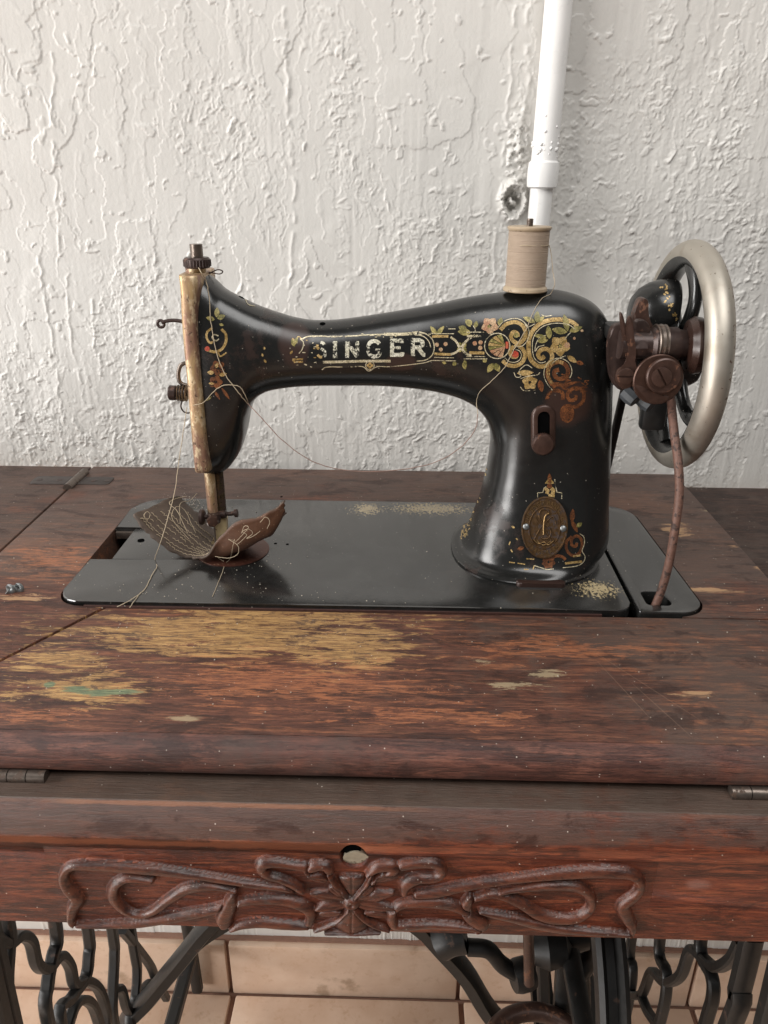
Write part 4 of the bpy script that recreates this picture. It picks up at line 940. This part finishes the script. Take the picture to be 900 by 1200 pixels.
brown.stroke(A6([(600, 515), (555, 560), (555, 630), (600, 680), (660, 665), (690, 600), (680, 535), (640, 510), (600, 540), (600, 590), (635, 600), (645, 570)]), 3.4)
cream.stroke(A6([(670, 490), (705, 520), (710, 580), (690, 640), (715, 690), (700, 740), (640, 775), (520, 790)]), .9); gold.stroke(A6([(540, 752), (600, 745), (690, 735)]), 2.6); gold.stroke(A6([(610, 690), (680, 680)]), 2.2, False)
brown.stroke(A6([(430, 700), (470, 685), (520, 695), (545, 720)]), 3.4); brown.flower(*A6([(395, 740)])[0], 8, 7, .2); cream.stroke(A6([(270, 770), (330, 790), (380, 805), (440, 800)]), .9)
gold.leaf(*A6([(100, 440)])[0], *A6([(70, 425)])[0], 2.4); brown.leaf(*A6([(180, 610)])[0], *A6([(120, 630)])[0], 4.5)
for p0, p1 in (((60, 560), (48, 590)), ((65, 630), (80, 655)), ((50, 740), (100, 748)), ((110, 530), (125, 545)), ((125, 750), (190, 760)), ((180, 805), (220, 805)), ((200, 710), (270, 715)), ((270, 770), (260, 805))): gold.stroke(A6([p0, p1]), 1.3, False)
# flaked gilding down the left edge of the pillar
for i in range(150):
    t = rnd.random(); cx_ = 567-24*t**1.1+rnd.gauss(0, 1.5); cy_ = 546+84*t; a = rnd.uniform(0, PI); L_ = rnd.uniform(1, 3.2)
    cx_ = max(cx_, 565-31*t+2.2)
    gold.stroke([(cx_, cy_), (cx_+L_*math.cos(a)*.6, cy_+L_*math.sin(a))], rnd.uniform(.7, 1.6), False)
for i in range(60):
    t = rnd.random(); gold.stroke([(560-20*t+rnd.gauss(0, .8), 560+70*t+rnd.gauss(0, 2)), (560-20*t+rnd.gauss(0, .8), 563+70*t)], .8, False)
for d, nm, mt in ((cream, 'gilt_outline', G_CREAM), (gold, 'gilt_scroll', G_GOLD), (olive, 'gilt_leaf', G_OLIVE), (pink, 'gilt_flower', G_PINK), (red, 'gilt_red_mark', G_RED), (brown, 'faded_gilt', G_BROWN), (letter, 'gilt_name', G_LETTER)): d.build(nm, mt)

# ---- medallion
h, n_ = hit(638, 618)
N_ = n_.normalized()
if N_.dot(CAM-h) < 0: N_ = -N_
U_ = Vector((0, 0, 1)); U_ = (U_-N_*U_.dot(N_)).normalized(); R_ = U_.cross(N_)
MO = h+N_*.0005
sc1 = (pt(665, 618, h.y)-pt(611, 618, h.y)).length/2; sc2 = (pt(638, 585, h.y)-pt(638, 651, h.y)).length/2*1.02
def mel(prof, seg=48): return loft([[MO+R_*(sc1*r*math.cos(t))+U_*(sc2*r*math.sin(t))+N_*hh for t in np.linspace(0, 2*PI, seg, endpoint=False)] for r, hh in prof])
med = mesh('medallion', *mel([(1, -.002), (1, .0006), (.985, .0013), (.94, .0014), (.92, .0008), (.70, .0007), (.68, .0011), (.655, .0011), (.64, .0005), (.02, .0009)]), BRASS, sm, 40)
GL = {}
def glyph(ch):
    if ch not in GL:
        cu = bpy.data.curves.new('t', 'FONT'); cu.body = ch; cu.size = 1; cu.extrude = .12; cu.offset = 0; cu.resolution_u = 2
        o = bpy.data.objects.new('t', cu); COL.objects.link(o); bpy.context.view_layer.update()
        me = bpy.data.meshes.new_from_object(o.evaluated_get(bpy.context.evaluated_depsgraph_get()))
        v = [tuple(x.co) for x in me.vertices]; f = [tuple(p.vertices) for p in me.polygons]
        xs_ = [a[0] for a in v] or [0]; GL[ch] = (v, f, min(xs_), max(xs_)); bpy.data.objects.remove(o); bpy.data.meshes.remove(me)
    return GL[ch]
def arc_text(txt, a0, a1, rad, size, flip=False):
    out = []
    ws = [glyph(c)[3]-glyph(c)[2]+.12 if c != ' ' else .35 for c in txt]; T = sum(ws); s_ = 0
    for c, w_ in zip(txt, ws):
        ang = a0+(a1-a0)*(s_+w_/2)/T; s_ += w_
        if c == ' ': continue
        v, f, x0, x1 = glyph(c)
        t = Vector((math.sin(ang), -math.cos(ang))) if not flip else Vector((-math.sin(ang), math.cos(ang)))
        rdir = Vector((math.cos(ang), math.sin(ang)))*(1 if not flip else -1)
        base_ = Vector((math.cos(ang)*rad, math.sin(ang)*rad))
        P = []
        for (x, y, z) in v:
            q = base_+t*((x-(x0+x1)/2)*size*.8)+rdir*((y-.35)*size); P.append(MO+R_*(q.x*sc1)+U_*(q.y*sc2)+N_*(.00085+z*.0022))
        out.append((P, f))
    return out
LB = plain('bright_worn_brass', (.30, .19, .085), .32, .85, .25, 400, .2)
vs, fs = join_geo(arc_text('THE SINGER MANFG. CO', PI*.97, PI*.03, .80, .20)+arc_text('TRADE MARK', PI*1.22, PI*1.78, .80, .19, True)); mesh('raised_lettering', vs, fs, LB, med, None)
for sx_ in (-1, 1): lathe('rivet', [(.0022, 0), (.0021, .0006), (.0014, .0012), (0, .0014)], MO+R_*(sx_*sc1*.80)+N_*.0007, N_, GREYM, med, 14)
def ml(P, r, nm='emblem', mat=BRASS): return tube(nm, [MO+R_*(a*sc1)+U_*(b*sc2)+N_*.0010 for a, b in [tuple(q) for q in crv(P, 6)]], r, mat, med, 8)
ml([(-.02, -.22), (-.04, .0), (-.02, .30), (.06, .42), (.14, .45)], .00075, mat=LB)
ml([(.20, .42), (.05, .58), (-.20, .55), (-.27, .35), (-.10, .15), (.15, .02), (.28, -.14), (.20, -.32), (.0, -.36), (-.16, -.30)], .00036)
ml([(-.40, -.36), (-.2, -.05), (.05, .18), (.30, .36), (.42, .24), (.46, .12)], .00030); ml([(-.30, .15), (.0, -.05), (.35, -.45)], .00028); ml([(-.42, .30), (-.25, .10), (-.10, .0)], .00028)
ml([(-.45, -.40), (-.2, -.52), (.0, -.46), (.2, -.54), (.42, -.40)], .00040, mat=LB); ml([(-.30, -.42), (.0, -.56), (.30, -.42)], .00032, mat=LB)

# ---- stitch length slot and knob
h, n_ = hit(637, 500); N2 = Vector((n_.x*.4, -1, n_.z*.3)).normalized(); U3 = Vector((0, 0, 1)); U3 = (U3-N2*U3.dot(N2)).normalized(); X3 = U3.cross(N2)
s0 = h
top_, bot_ = hit(637, 478)[0], hit(637, 530)[0]
hl = (top_-bot_).length/2+.001; hw = .0066
mid = (top_+bot_)/2; N2 = (top_-bot_).normalized().cross(Vector((1, 0, 0))); N2 = N2 if N2.y < 0 else -N2; U3 = (top_-bot_).normalized(); X3 = U3.cross(N2)
def stad(w_, hgt, n=10): return [(w_*math.cos(t), (hgt-w_)+w_*math.sin(t)) for t in np.linspace(0, PI, n)]+[(w_*math.cos(t), -(hgt-w_)+w_*math.sin(t)) for t in np.linspace(PI, 2*PI, n)]
def st_ring(w_, hgt, off): return [mid+X3*a+U3*b+N2*off for a, b in stad(w_, hgt)]
mesh('slot_surround', *loft([st_ring(hw+.0016, hl+.0016, -.002), st_ring(hw+.0010, hl+.0010, .0006), st_ring(hw-.0002, hl, .0014), st_ring(.0040, hl-.0030, .0014), st_ring(.0038, hl-.0032, -.0015)], cap=False), plain('slot_dark_brown', (.050, .026, .019), .34, .25, .3, 200, .2), sm, 50)
mesh('slot_opening', *loft([st_ring(.0040, hl-.0028, .0004), st_ring(.0040, hl-.0028, -.001)]), HOLE, sm, None)
kc = pt(636, 520, mid.y-.006)
g = [lathe_geo([(0, -.010), (.0026, -.010), (.0026, -.002), (.0064, -.002), (.0070, -.0010), (.0070, .0026), (.0062, .0038), (.0030, .0044), (0, .0045)], kc, N2, 28)]
for k in range(36):
    t = 2*PI*k/36; d = (X3*math.cos(t)+U3*math.sin(t))*.0070; g.append(tube_geo([kc+d-N2*.0008, kc+d+N2*.0024], .0003, 4))
mesh('stitch_regulator_knob', *join_geo(g), RUST, sm, 35)

# ---- handwheel
WX, WZ, WR = .1815, .1450, .0651
hw_ = thing('x', None, None); bpy.data.objects.remove(hw_)
rings = []; mi = []
NSg, NR = 28, 120
for i in range(NR):
    a = 2*PI*i/NR; d = Vector((0, math.cos(a), math.sin(a)))
    rings.append([Vector((WX, YC, WZ))+d*(WR+.0084*math.cos(2*PI*k/NSg))+Vector((.0084*math.sin(2*PI*k/NSg), 0, 0)) for k in range(NSg)])
vs, fs = loft(rings, closed=True)
fm = []
for i in range(NR):
    for k in range(NSg):
        fm.append(0 if math.cos(2*PI*(k+.5)/NSg) > -.30 else 1)
wheel = mesh('handwheel', vs, fs, None, sm, 60, mats=[NICK, BLK], fm=fm)
wc = Vector((WX, YC, WZ))
for k in range(6):
    a = k*PI/3+.80
    P = [wc+Vector((dx, r*math.cos(a+t), r*math.sin(a+t))) for r, t, dx in ((.012, 0, -.002), (.026, .10, -.001), (.040, .02, 0), (.050, -.14, 0), (.059, -.30, 0))]
    Q = crv(P, 5); n = len(Q); tube('spoke', Q, [.0052-.0012*math.sin(PI*i/(n-1)) for i in range(n)], BLK, wheel, 12, flat=1.35, up=(1, 0, 0))
lathe('wheel_hub', [(0, -.016), (.020, -.016), (.0215, -.012), (.0205, -.006), (.019, .006), (.017, .010), (0, .012)], wc, (1, 0, 0), BLK, wheel, 36)
lathe('belt_groove', [(.019, -.018), (.026, -.017), (.0235, -.013), (.026, -.009), (.019, -.008)], wc, (1, 0, 0), BLK, wheel, 40)
# shaft bearing and domed hub between pillar and wheel
lathe('shaft_bearing', [(0, -.004), (.020, -.004), (.019, .006), (.016, .016), (.016, .030)], (.132, YC, WZ), (1, 0, 0), BLK, sm, 32)
dome_c = pt(790, 362, YC+.012)
prof_ = [(.003, -.0250), (.009, -.0240), (.0145, -.0205), (.0188, -.0150), (.0212, -.0090), (.0222, -.003), (.0224, .001), (.0217, .0026), (.020, .003), (0, .003)]
dome = lathe('hub_dome', prof_, (dome_c.x-.0045, YC+.012, dome_c.z-.0035), (1, -.06, -.10), BLK, sm, 44)
dv = [Vector(v.co) for v in dome.data.vertices]; dbvh = BVHTree.FromPolygons(dv, [tuple(p.vertices) for p in dome.data.polygons])
sv = bvh; bvh = dbvh; fl = Dec(.00015)
for i in range(26):
    t = rnd.random(); x = 776+16*t+rnd.gauss(0, 2.2); y = 334+44*t+rnd.gauss(0, 1.5); fl.leaf(x, y, x+rnd.uniform(-3.5, 3.5), y+rnd.uniform(-3.5, 3.5)+.1, rnd.uniform(1.5, 3))
bvh = sv
tag(mesh('gilt_leaf', fl.v, fl.f, G_GOLD, dome, 80), kind='stuff')

# ---- bobbin winder
YBW = .462
bw = mesh('bobbin_winder', [], [], RUSTD, sm, None)
def pw(px, py, dy=0): return pt(px, py, YBW+dy)
def plate(name, P, dy, th, mat, bev=.0006, par=None):
    Q = [pw(*p, dy) for p in P]; y_ = YBW+dy
    poly = [(q.x, q.z) for q in [Vector(v) for v in [pt(a, b, y_) for a, b in [tuple(t) for t in crv(P, 3, True)]]]]
    return prism(name, poly, 0, th, mat, par or bw, bev, basis=((0, y_+th, 0), (1, 0, 0), (0, 0, 1), (0, -1, 0)))
v1, f1 = lathe_geo([(0, -.030), (.0085, -.030), (.0085, -.012), (.0105, -.010), (.0105, .004), (.0092, .006), (.0080, .014), (.0098, .018), (.0125, .020), (0, .020)], pw(783, 404, .010), (1, .05, 0), 28)
bw.data.from_pydata([tuple(v) for v in v1], [], f1); fin(bw.data, 35)
plate('frame_plate', [(716, 388), (728, 379), (742, 384), (748, 400), (746, 430), (742, 452), (728, 458), (717, 446), (713, 420)], .012, .006, RUSTD, .0012)
plate('frame_bracket', [(745, 392), (760, 386), (778, 392), (800, 396), (804, 412), (796, 424), (772, 428), (750, 424), (742, 410)], .018, .008, IRON, .002)
plate('upper_bracket', [(743, 376), (745, 364), (750, 352), (756, 350), (760, 353), (760, 366), (763, 378), (768, 388), (758, 391), (748, 388)], .022, .008, RUST, .0012)
plate('upper_block', [(746, 378), (757, 376), (763, 388), (760, 402), (748, 400)], .006, .006, RUSTD, .001)
# finger with two tines and eye
plate('stop_latch', [(734.5, 378), (737, 371), (741, 373), (743, 392), (745.5, 412), (744, 428), (748, 438), (742, 452), (730, 456), (722, 446), (724, 434), (732, 428), (736, 412), (734, 392)], 0, .0022, RUST, .0007)
plate('stop_latch_tine', [(726.5, 369), (729.5, 368), (733, 382), (737, 405), (734, 420), (729.5, 396)], .001, .0020, RUST, .0005)
screw('latch_screw', pw(732.5, 440.5, 0), (0, -1, 0), .0050, .0022, RUST, bw, PI/2)
# cam disc, boss, screws
lathe('cam_disc', [(0, 0), (.0148, 0), (.0152, .0006), (.0152, .0022), (.0146, .0028), (0, .0028)], pw(770, 444, 0), (.04, -1, .04), plain('bronze_disc', (.075, .040, .029), .36, .6, .35, 300, .25, (.22, .15, .075), 90, .6), bw, 44)
plate('cam_arm', [(742, 452), (752, 452), (768, 462), (784, 464), (778, 472), (764, 473), (750, 466)], -.0035, .0018, RUST, .0006)
lathe('cam_boss', [(0, 0), (.0105, 0), (.0108, .0004), (.0106, .0020), (.0098, .0026), (0, .0026)], pw(777, 440, -.003), (.04, -1, .04), RUST, bw, 36)
screw('cam_screw', pw(774.5, 441.5, -.0056), (.04, -1, .04), .0058, .0022, RUST, bw, -.55)
screw('cam_screw', pw(789.5, 433.5, -.0035), (.04, -1, .04), .0032, .0016, RUST, bw, -.7)
lathe('wheel_bush', [(.0108, -.003), (.0114, -.0025), (.0108, -.001), (.0114, .0005), (.0108, .002), (.0112, .003)], pw(772, 402, .010), (1, .05, 0), STEELD, bw, 28)
lathe('friction_wheel', [(0, -.004), (.012, -.004), (.0150, -.0035), (.0172, .0), (.0165, .0040), (.0140, .0055), (.0155, .0065), (.0155, .0085), (0, .0085)], pw(812, 405, .008), (1, -.10, .05), plain('brown_rubber_wheel', (.030, .014, .010), .3, .1, .3), bw, 40)
screw('adjusting_screw', pw(747, 398, .008), (-.2, -1, 0), .0030, .003, IRON, bw, .4)
lathe('adjusting_nut', [(0, -.004), (.0060, -.004), (.0064, 0), (.0060, .004), (0, .004)], pw(748, 406, .006), (1, 0, 0), RUSTD, bw, 8)
for (px_, py_, r) in ((741, 466, .0052), (760, 472, .0056)):
    q = pw(px_, py_, .012); lathe('rubber_foot', [(0, -.006), (r, -.006), (r*1.05, -.001), (r*.9, .003), (0, .004)], q, (.6, -.6, -.5), RUBB, bw, 9, 20)
box('lower_bracket', pw(765, 486, .03), (.016, .010, .020), IRON, bw, .003)
box('frame_lug', pw(722, 388, .03), (.014, .020, .010), IRON, bw, .003)

# ---- thread spool on its pin
sp = pt(615.5, 340, .508); sz0 = None
h, n_ = hit(615, 346)
spb = Vector((pt(615, 342, .507).x, .507, 0)); dn, _, _, _ = bvh.ray_cast(Vector((spb.x, .507, .4)), Vector((0, 0, -1))); zb = dn.z+.0005
pin = tube('spool_pin', [(spb.x, .507, zb-.004), (spb.x, .507, zb+.0430)], .0020, STEELD, sm, 14)
wound = M('wound_thread'); wv = wound.n('TexWave', wave_type='BANDS', bands_direction='Z'); wv.inputs['Scale'].default_value = 900; wv.inputs['Distortion'].default_value = .6; wound.l(wound.co, wv.inputs[0])
nn_ = wound.noise(60, (1, 1, 6), 5)
cc_ = wound.mix(nn_, (.27, .20, .145), (.38, .295, .22)); cc_ = wound.mix(wound.math('MULTIPLY', wv.outputs['Fac'], .25), cc_, (.52, .41, .31))
WOUND = wound.out(cc_, .62, 0, wound.bump(wv.outputs['Fac'], .5, .0003))
SPW = plain('pale_spool_wood', (.36, .28, .19), .5, 0, .25, 200, .3, (.18, .12, .07), 160, .58)
spool = lathe('thread_spool', [(0, 0), (.0136, 0), (.0140, .0006), (.0138, .0020), (.0126, .0032), (.0123, .0034), (.0123, .0360), (.0130, .0366), (.0135, .0374), (.0135, .0382), (.0129, .0387), (.0024, .0387)], (spb.x, .507, zb), (0, 0, 1), SPW, None, 56)
tag(spool, 'wooden spool of beige thread standing on top of the machine arm', 'thread spool')
rr_ = [(.0125+.00007*math.sin(k*2.1)+.00010*rnd.random(), .0034+k*.0326/90) for k in range(91)]
lathe('wound_thread', [(.0122, .0034)]+rr_+[(.0122, .0360)], (spb.x, .507, zb), (0, 0, 1), WOUND, spool, 56)

# ------------------------------------------------------------------ belt
def belt_path(): return crv([pt(781, 400, .505), pt(784, 440, .490), pt(787, 475, .476), pt(790, 505, .462), pt(795, 545, .449), pt(796, 580, .443), pt(791, 620, .439), pt(784, 660, .4385), pt(775, 692, .4385), pt(766, 714, .4375), pt(762, 724, .436), pt(758, 760, .436)], 8)
bl = belt_path(); belt = tube('drive_belt', bl, [.0027+.00003*math.sin(i*1.7) for i in range(len(bl))], BLT, None, 14)
tag(belt, 'rusty brown round leather belt dropping from the handwheel into the bed hole', 'drive belt')
bk = crv([pt(738, 430, .55), pt(731, 460, .55), pt(722, 500, .55), pt(712, 545, .55), pt(702, 590, .55), (pt(700, 600, .55).x, .55, -.03)], 5)
tube('belt_strand', bk, .0030, BLTD, belt, 10)
tube('belt_strand', crv([pt(781, 400, .505), (WX-.015, .512, .172), (WX-.016, .535, .174), tuple(pt(738, 430, .55))], 6), .0028, BLTD, belt, 10)

# ------------------------------------------------------------------ leather scrap under the foot
net = [
 [(155.5, 603, .478), (181, 592, .503), (207, 581, .530)],
 [(172, 623, .474), (197, 607, .50), (218, 590, .535)],
 [(196, 643, .474), (220, 626, .497), (238, 608, .535)],
 [(224, 654.5, .478), (240, 640, .497), (256, 626, .530)],
 [(243, 650, .476), (258, 649, .488), (268, 632, .522)],
 [(258, 629, .474), (268, 649.5, .480), (280, 628, .518)],
 [(276, 613, .472), (286, 642, .476), (298, 622, .515)],
 [(306, 604, .473), (311, 630, .477), (312, 607, .512)],
 [(321, 596.5, .475), (323, 620, .479), (320, 603, .508)],
 [(333, 588, .478), (332, 601, .480), (330, 597, .496)]]
G = [[np.array(tuple(pt(*q))) for q in c] for c in net]
cols = [crv([c[j] for c in G], 8) for j in range(3)]
GRD = []
for i in range(len(cols[0])): GRD.append(crv([cols[0][i], cols[1][i], cols[2][i]], 8))
nu, nv = len(GRD), len(GRD[0]); vs = []
for i in range(nu):
    for j in range(nv):
        p = GRD[i][j].copy(); p[2] = max(p[2], .0042)
        cr_ = (rnd.random()-.5)*.0005
        if j in (0, nv-1): p += np.array((.3, .9, .3))*rnd.gauss(0, .00045)
        if i in (0, nu-1): p += np.array((1, .3, .2))*rnd.gauss(0, .0007)
        p += np.array((0, -.3, 1))*(.0007*math.sin(i*.55+j*.4)*math.sin(j*.8+1)+cr_*.5)
        vs.append(p)
P0 = np.array(vs).reshape(nu, nv, 3)
fs = [(i*nv+j, i*nv+j+1, (i+1)*nv+j+1, (i+1)*nv+j) for i in range(nu-1) for j in range(nv-1)]
lm = M('brown_leather'); ln = lm.noise(350, detail=6, rough=.7); l2 = lm.noise(50, detail=4)
geo = lm.n('NewGeometry')
cA = lm.mix(ln, (.10, .040, .020), (.21, .085, .040)); cB = lm.mix(ln, (.048, .028, .020), (.085, .052, .036))
cc_ = lm.mix(geo.outputs['Backfacing'], cA, cB)
cc_ = lm.mix(lm.math('MULTIPLY', lm.specks(800, .22, .12), .5), cc_, (.40, .30, .2))
LEA = lm.out(cc_, .6, 0, lm.bump(ln, .5, .0006))
lea = mesh('leather_scrap', vs, fs, LEA, None, 80)
tag(lea, 'curled scrap of brown leather with stitched rows held under the needle', 'leather scrap')
nrm_at = lambda i, j: np.cross(P0[min(i+1, nu-1), j]-P0[max(i-1, 0), j], P0[i, min(j+1, nv-1)]-P0[i, max(j-1, 0)])
# thickness: real second layer and rim
def unit(v): return v/(np.linalg.norm(v)+1e-12)
upn = unit(nrm_at(12, 8)); sg = 1 if upn[2] > 0 else -1
edgeM = plain('pale_leather_edge', (.22, .13, .085), .8, 0, .3, 500, .5)
sol = lea.modifiers.new('s', 'SOLIDIFY'); sol.thickness = .0016; sol.offset = 0; sol.material_offset_rim = 1; lea.data.materials.append(edgeM)
# make front/back colouring a property of the two faces: outer skin = material 0, flesh side = material 2
dg = bpy.context.evaluated_depsgraph_get(); me = bpy.data.meshes.new_from_object(lea.evaluated_get(dg)); lea.modifiers.clear(); lea.data = me
skin = M('leather_outer'); a_ = skin.noise(350, detail=6, rough=.7); SK = skin.out(skin.mix(skin.math('MULTIPLY', skin.specks(800, .22, .14), .6), skin.mix(a_, (.055, .023, .012), (.135, .057, .027)), (.42, .3, .2)), .55, 0, skin.bump(a_, .5, .0006))
fle = M('leather_inner'); a_ = fle.noise(350, detail=6, rough=.7); FL = fle.out(fle.mix(fle.math('MULTIPLY', fle.specks(800, .22, .10), .5), fle.mix(a_, (.060, .042, .032), (.115, .080, .058)), (.4, .3, .2)), .7, 0, fle.bump(a_, .5, .0006))
me.materials.clear(); me.materials.append(SK); me.materials.append(edgeM); me.materials.append(FL)
nq_ = len(fs)
def fn(p): return p.normal
ref = {}
for p in me.polygons:
    if p.material_index == 1: continue
    # flesh side faces the inside of the curl (up at the middle)
    pass
k_ = (nu//2-8)*(nv-1)+nv//2; first_up = me.polygons[12*(nv-1)+8].normal.z > 0
for i, p in enumerate(me.polygons):
    if p.material_index == 1: continue
    layer0 = i < nq_
    p.material_index = 2 if (layer0 == first_up) else 0
# stitched rows on the inner side
SIN = []
g = []
ss = 1 if unit(nrm_at(12, 8))[2] > 0 else -1
def onl(i, j, lift=.0011):
    i = max(0, min(nu-1.001, i)); j = max(0, min(nv-1.001, j)); a, b = int(i), int(j); fu, fv = i-a, j-b
    p = (P0[a, b]*(1-fu)+P0[a+1, b]*fu)*(1-fv)+(P0[a, b+1]*(1-fu)+P0[a+1, b+1]*fu)*fv
    return Vector(p)+Vector(unit(nrm_at(a, b))*ss)*lift
g = []
for (j0, j1, i0, i1) in ((.9, 1.2, 3, 38), (2.2, 2.0, 2, 38), (3.6, 3.2, 5, 37), (5.0, 4.4, 3, 37), (6.4, 5.4, 8, 36), (7.6, 6.5, 4, 36), (9.2, 7.8, 6, 35), (11.2, 9.6, 9, 33), (13.2, 11.6, 10, 31)):
    t = 0.; ph = rnd.random()*6
    while t < 1:
        dt = rnd.uniform(.035, .06)
        if rnd.random() > .12:
            P = [onl(i0+(i1-i0)*q, j0+(j1-j0)*q+.3*math.sin(q*7+ph)+rnd.gauss(0, .10), .0009+.0007*math.sin(PI*k/4)+abs(rnd.gauss(0, .0001))) for k, q in enumerate(np.linspace(t, min(1, t+dt*.86), 5))]
            g.append(tube_geo(P, .00024, 5))
        t += dt
mesh('stitched_row', *join_geo(g), THR, lea, 80)

# ------------------------------------------------------------------ loose threads
def thread(label, paths, r=.00032, mat=THR, nm='loose_thread'):
    g = []
    for P in paths:
        Q = crv(P, 7); Q = [Vector(q)+Vector((rnd.gauss(0, 1), rnd.gauss(0, 1), rnd.gauss(0, 1)))*.00009 for q in Q]; g.append(tube_geo(Q, r, 5))
    return tag(mesh(nm, *join_geo(g), mat, None, 80), label, 'thread')
def H(px, py, off=.0007):
    h, n = hit(px, py); return tuple(h+(n if n.dot(CAM-h) > 0 else -n)*off) if h else tuple(pt(px, py, YC-.02))
thread('cream thread hanging from the top nut down the front of the machine head', [[pt(232, 312, .502), pt(236, 320, .495), H(241, 330), H(245, 350), H(247, 375), H(251, 400), H(256, 420), H(265, 440), H(273, 451), H(281, 462), H(289, 472)], [H(273, 451), H(281, 453), H(287, 463), H(290.5, 473)]], .00029)
thread('short cream thread looping across the brass face plate', [[pt(226, 475, .483), pt(238, 472, .483), H(246, 464), H(255, 455), H(264, 451), H(273, 451)]], .00027)
thread('thin brownish thread sagging from the machine head to the pillar', [[H(289, 472), pt(305, 488, .488), pt(330, 515, .485), pt(365, 540, .485), pt(405, 551, .485), pt(450, 552, .485), pt(500, 545, .485), pt(535, 528, .485), pt(556, 505, .486), pt(560, 485, .488)]], .00030, THRF)
thread('pale thread running from the spool across the arm decals', [[(spb.x-.0126, .5045, zb+.028), (spb.x-.004, .4946, zb+.0282), (spb.x+.008, .4970, zb+.0278), (spb.x+.0127, .503, zb+.0270), pt(648, 318, .500), pt(650, 333, .497), H(645, 345), H(634, 352), H(624, 368), H(617, 385), H(606, 403), H(598, 418), H(590, 432), H(576, 446), H(563, 458), H(559, 470), pt(560, 485, .488)]], .00022)
zt = lambda px, py, z=.0028: tuple(pz(px, py, z))
thread('long cream thread dropping past the leather to the bed front edge', [[pt(219, 478, .487), pt(215, 505, .487), pt(209, 545, .487), pt(205, 575, .482), pt(196, 610, .476), pt(188, 636, .470), zt(181.5, 655), zt(184, 664), zt(178, 674), zt(170, 690), zt(158, 700), zt(146, 707), zt(137, 711, .001)], [zt(162, 698), zt(156, 706), zt(152, 712, .001)]], .00027)
cf = lambda px, py, y=.468: tuple(pt(px, py, y))
thread('knotted cream thread tail lying on the black bed in front of the leather', [[cf(275, 632), cf(273, 640, .467), zt(270, 654, .006), zt(264, 661), zt(260, 672), zt(256, 682), zt(249, 699)], [cf(275, 634), cf(268, 632, .464), cf(279, 640, .462), cf(278, 650, .462), cf(266, 654, .464), cf(252, 652, .466)], [cf(276, 635), cf(284, 627), cf(291, 618, .466), cf(286, 617), cf(283, 625)],
        [cf(278, 638), cf(284, 633), cf(289, 627), cf(284, 623), cf(291, 620, .467), cf(296, 625), cf(289, 631), cf(297, 628), cf(305, 622)], [cf(305, 612), cf(311, 606), cf(316, 611), cf(313, 620)], [zt(256, 654, .004), zt(262, 658, .004)]], .00019)
g0 = [[onl(5, 1.5, .002), onl(3, 1, .004), onl(2.2, 2.2, .005), onl(3.6, 3, .004), onl(4.4, 1.8, .003), onl(3, .4, .002)], [onl(16, 7, .003), onl(9, 9, .006), onl(4, 10, .005), onl(2, 12, .006), onl(4, 14, .010)], [onl(12, 8, .003), onl(7, 12, .006), onl(8, 15, .006), onl(6, 16, .013)], [onl(18, 6, .002), onl(10, 7, .004), onl(7, 10, .005), onl(10, 12, .004), onl(18, 9, .002)]]
thread('tangle of cream thread lying inside the curled leather scrap', g0, .00024)

# small crumpled metal clip on the table
ck = pz(16, 692)
clip = thing('metal_clip', 'small crumpled grey metal clip lying on the table at the left edge', 'metal clip')
g = []
prism('clip_body', [(-.0062, .0030), (-.0010, .0040), (.0034, .0026), (.0030, -.0010), (-.0024, -.0034)], .0006, .0018, GREYM, clip, .0004, basis=(ck, (1, .1, 0), (0, 1, .12), (0, -.12, 1)))
for (dx, dy) in ((-.0008, -.0026), (.0042, -.0008)): tube('clip_curl', [ck+Vector((dx+.0019*math.cos(t)-.0, dy+.0006*t, .0021+.0019*math.sin(t))) for t in np.linspace(-2.6, 2.9, 18)], .0008, GREYM, clip, 8, flat=2.2, up=(0, 1, 0))

# scattered lint crumbs on table and bed (too many to count)
g = []
for i in range(330):
    x = rnd.uniform(-.4, .3) if i % 3 else rnd.gauss(-.15, .06); y = rnd.uniform(.305, .66) if i % 3 else rnd.gauss(.45, .05)
    if y < .305: continue
    y = y; z = .0002 if not (BX0 < x < BXE and BY0 < y < BY1) else .0023
    if BX0-.002 < x < slideX0+.001 and cy0-.003 < y < cy1+.003: continue
    if (x-bc.x)**2+(y-bc.y)**2 < .0036: continue
    r = rnd.uniform(.00018, .0005)
    g.append(lathe_geo([(0, 0), (r, 0), (r*.7, r*.6), (0, r*.8)], (x, y, z), (rnd.gauss(0, .2), rnd.gauss(0, .2), 1), 5))
for (cxp, cyp, n, s_) in ((215, 590, 60, 10), (300, 650, 30, 22), (230, 596, 50, 8)):
    for i in range(n):
        q = pz(cxp+rnd.gauss(0, s_), cyp+rnd.gauss(0, s_*.5)); r = rnd.uniform(.0002, .0005)
        g.append(lathe_geo([(0, 0), (r, 0), (r*.7, r*.6), (0, r*.8)], (q.x, q.y, .0023), (0, 0, 1), 5))
lint = mesh('lint_crumbs', *join_geo(g), plain('pale_lint', (.42, .37, .30), .8, 0, .3), None, 60); tag(lint, 'pale lint crumbs scattered over bed and table top', 'lint', kind='stuff')
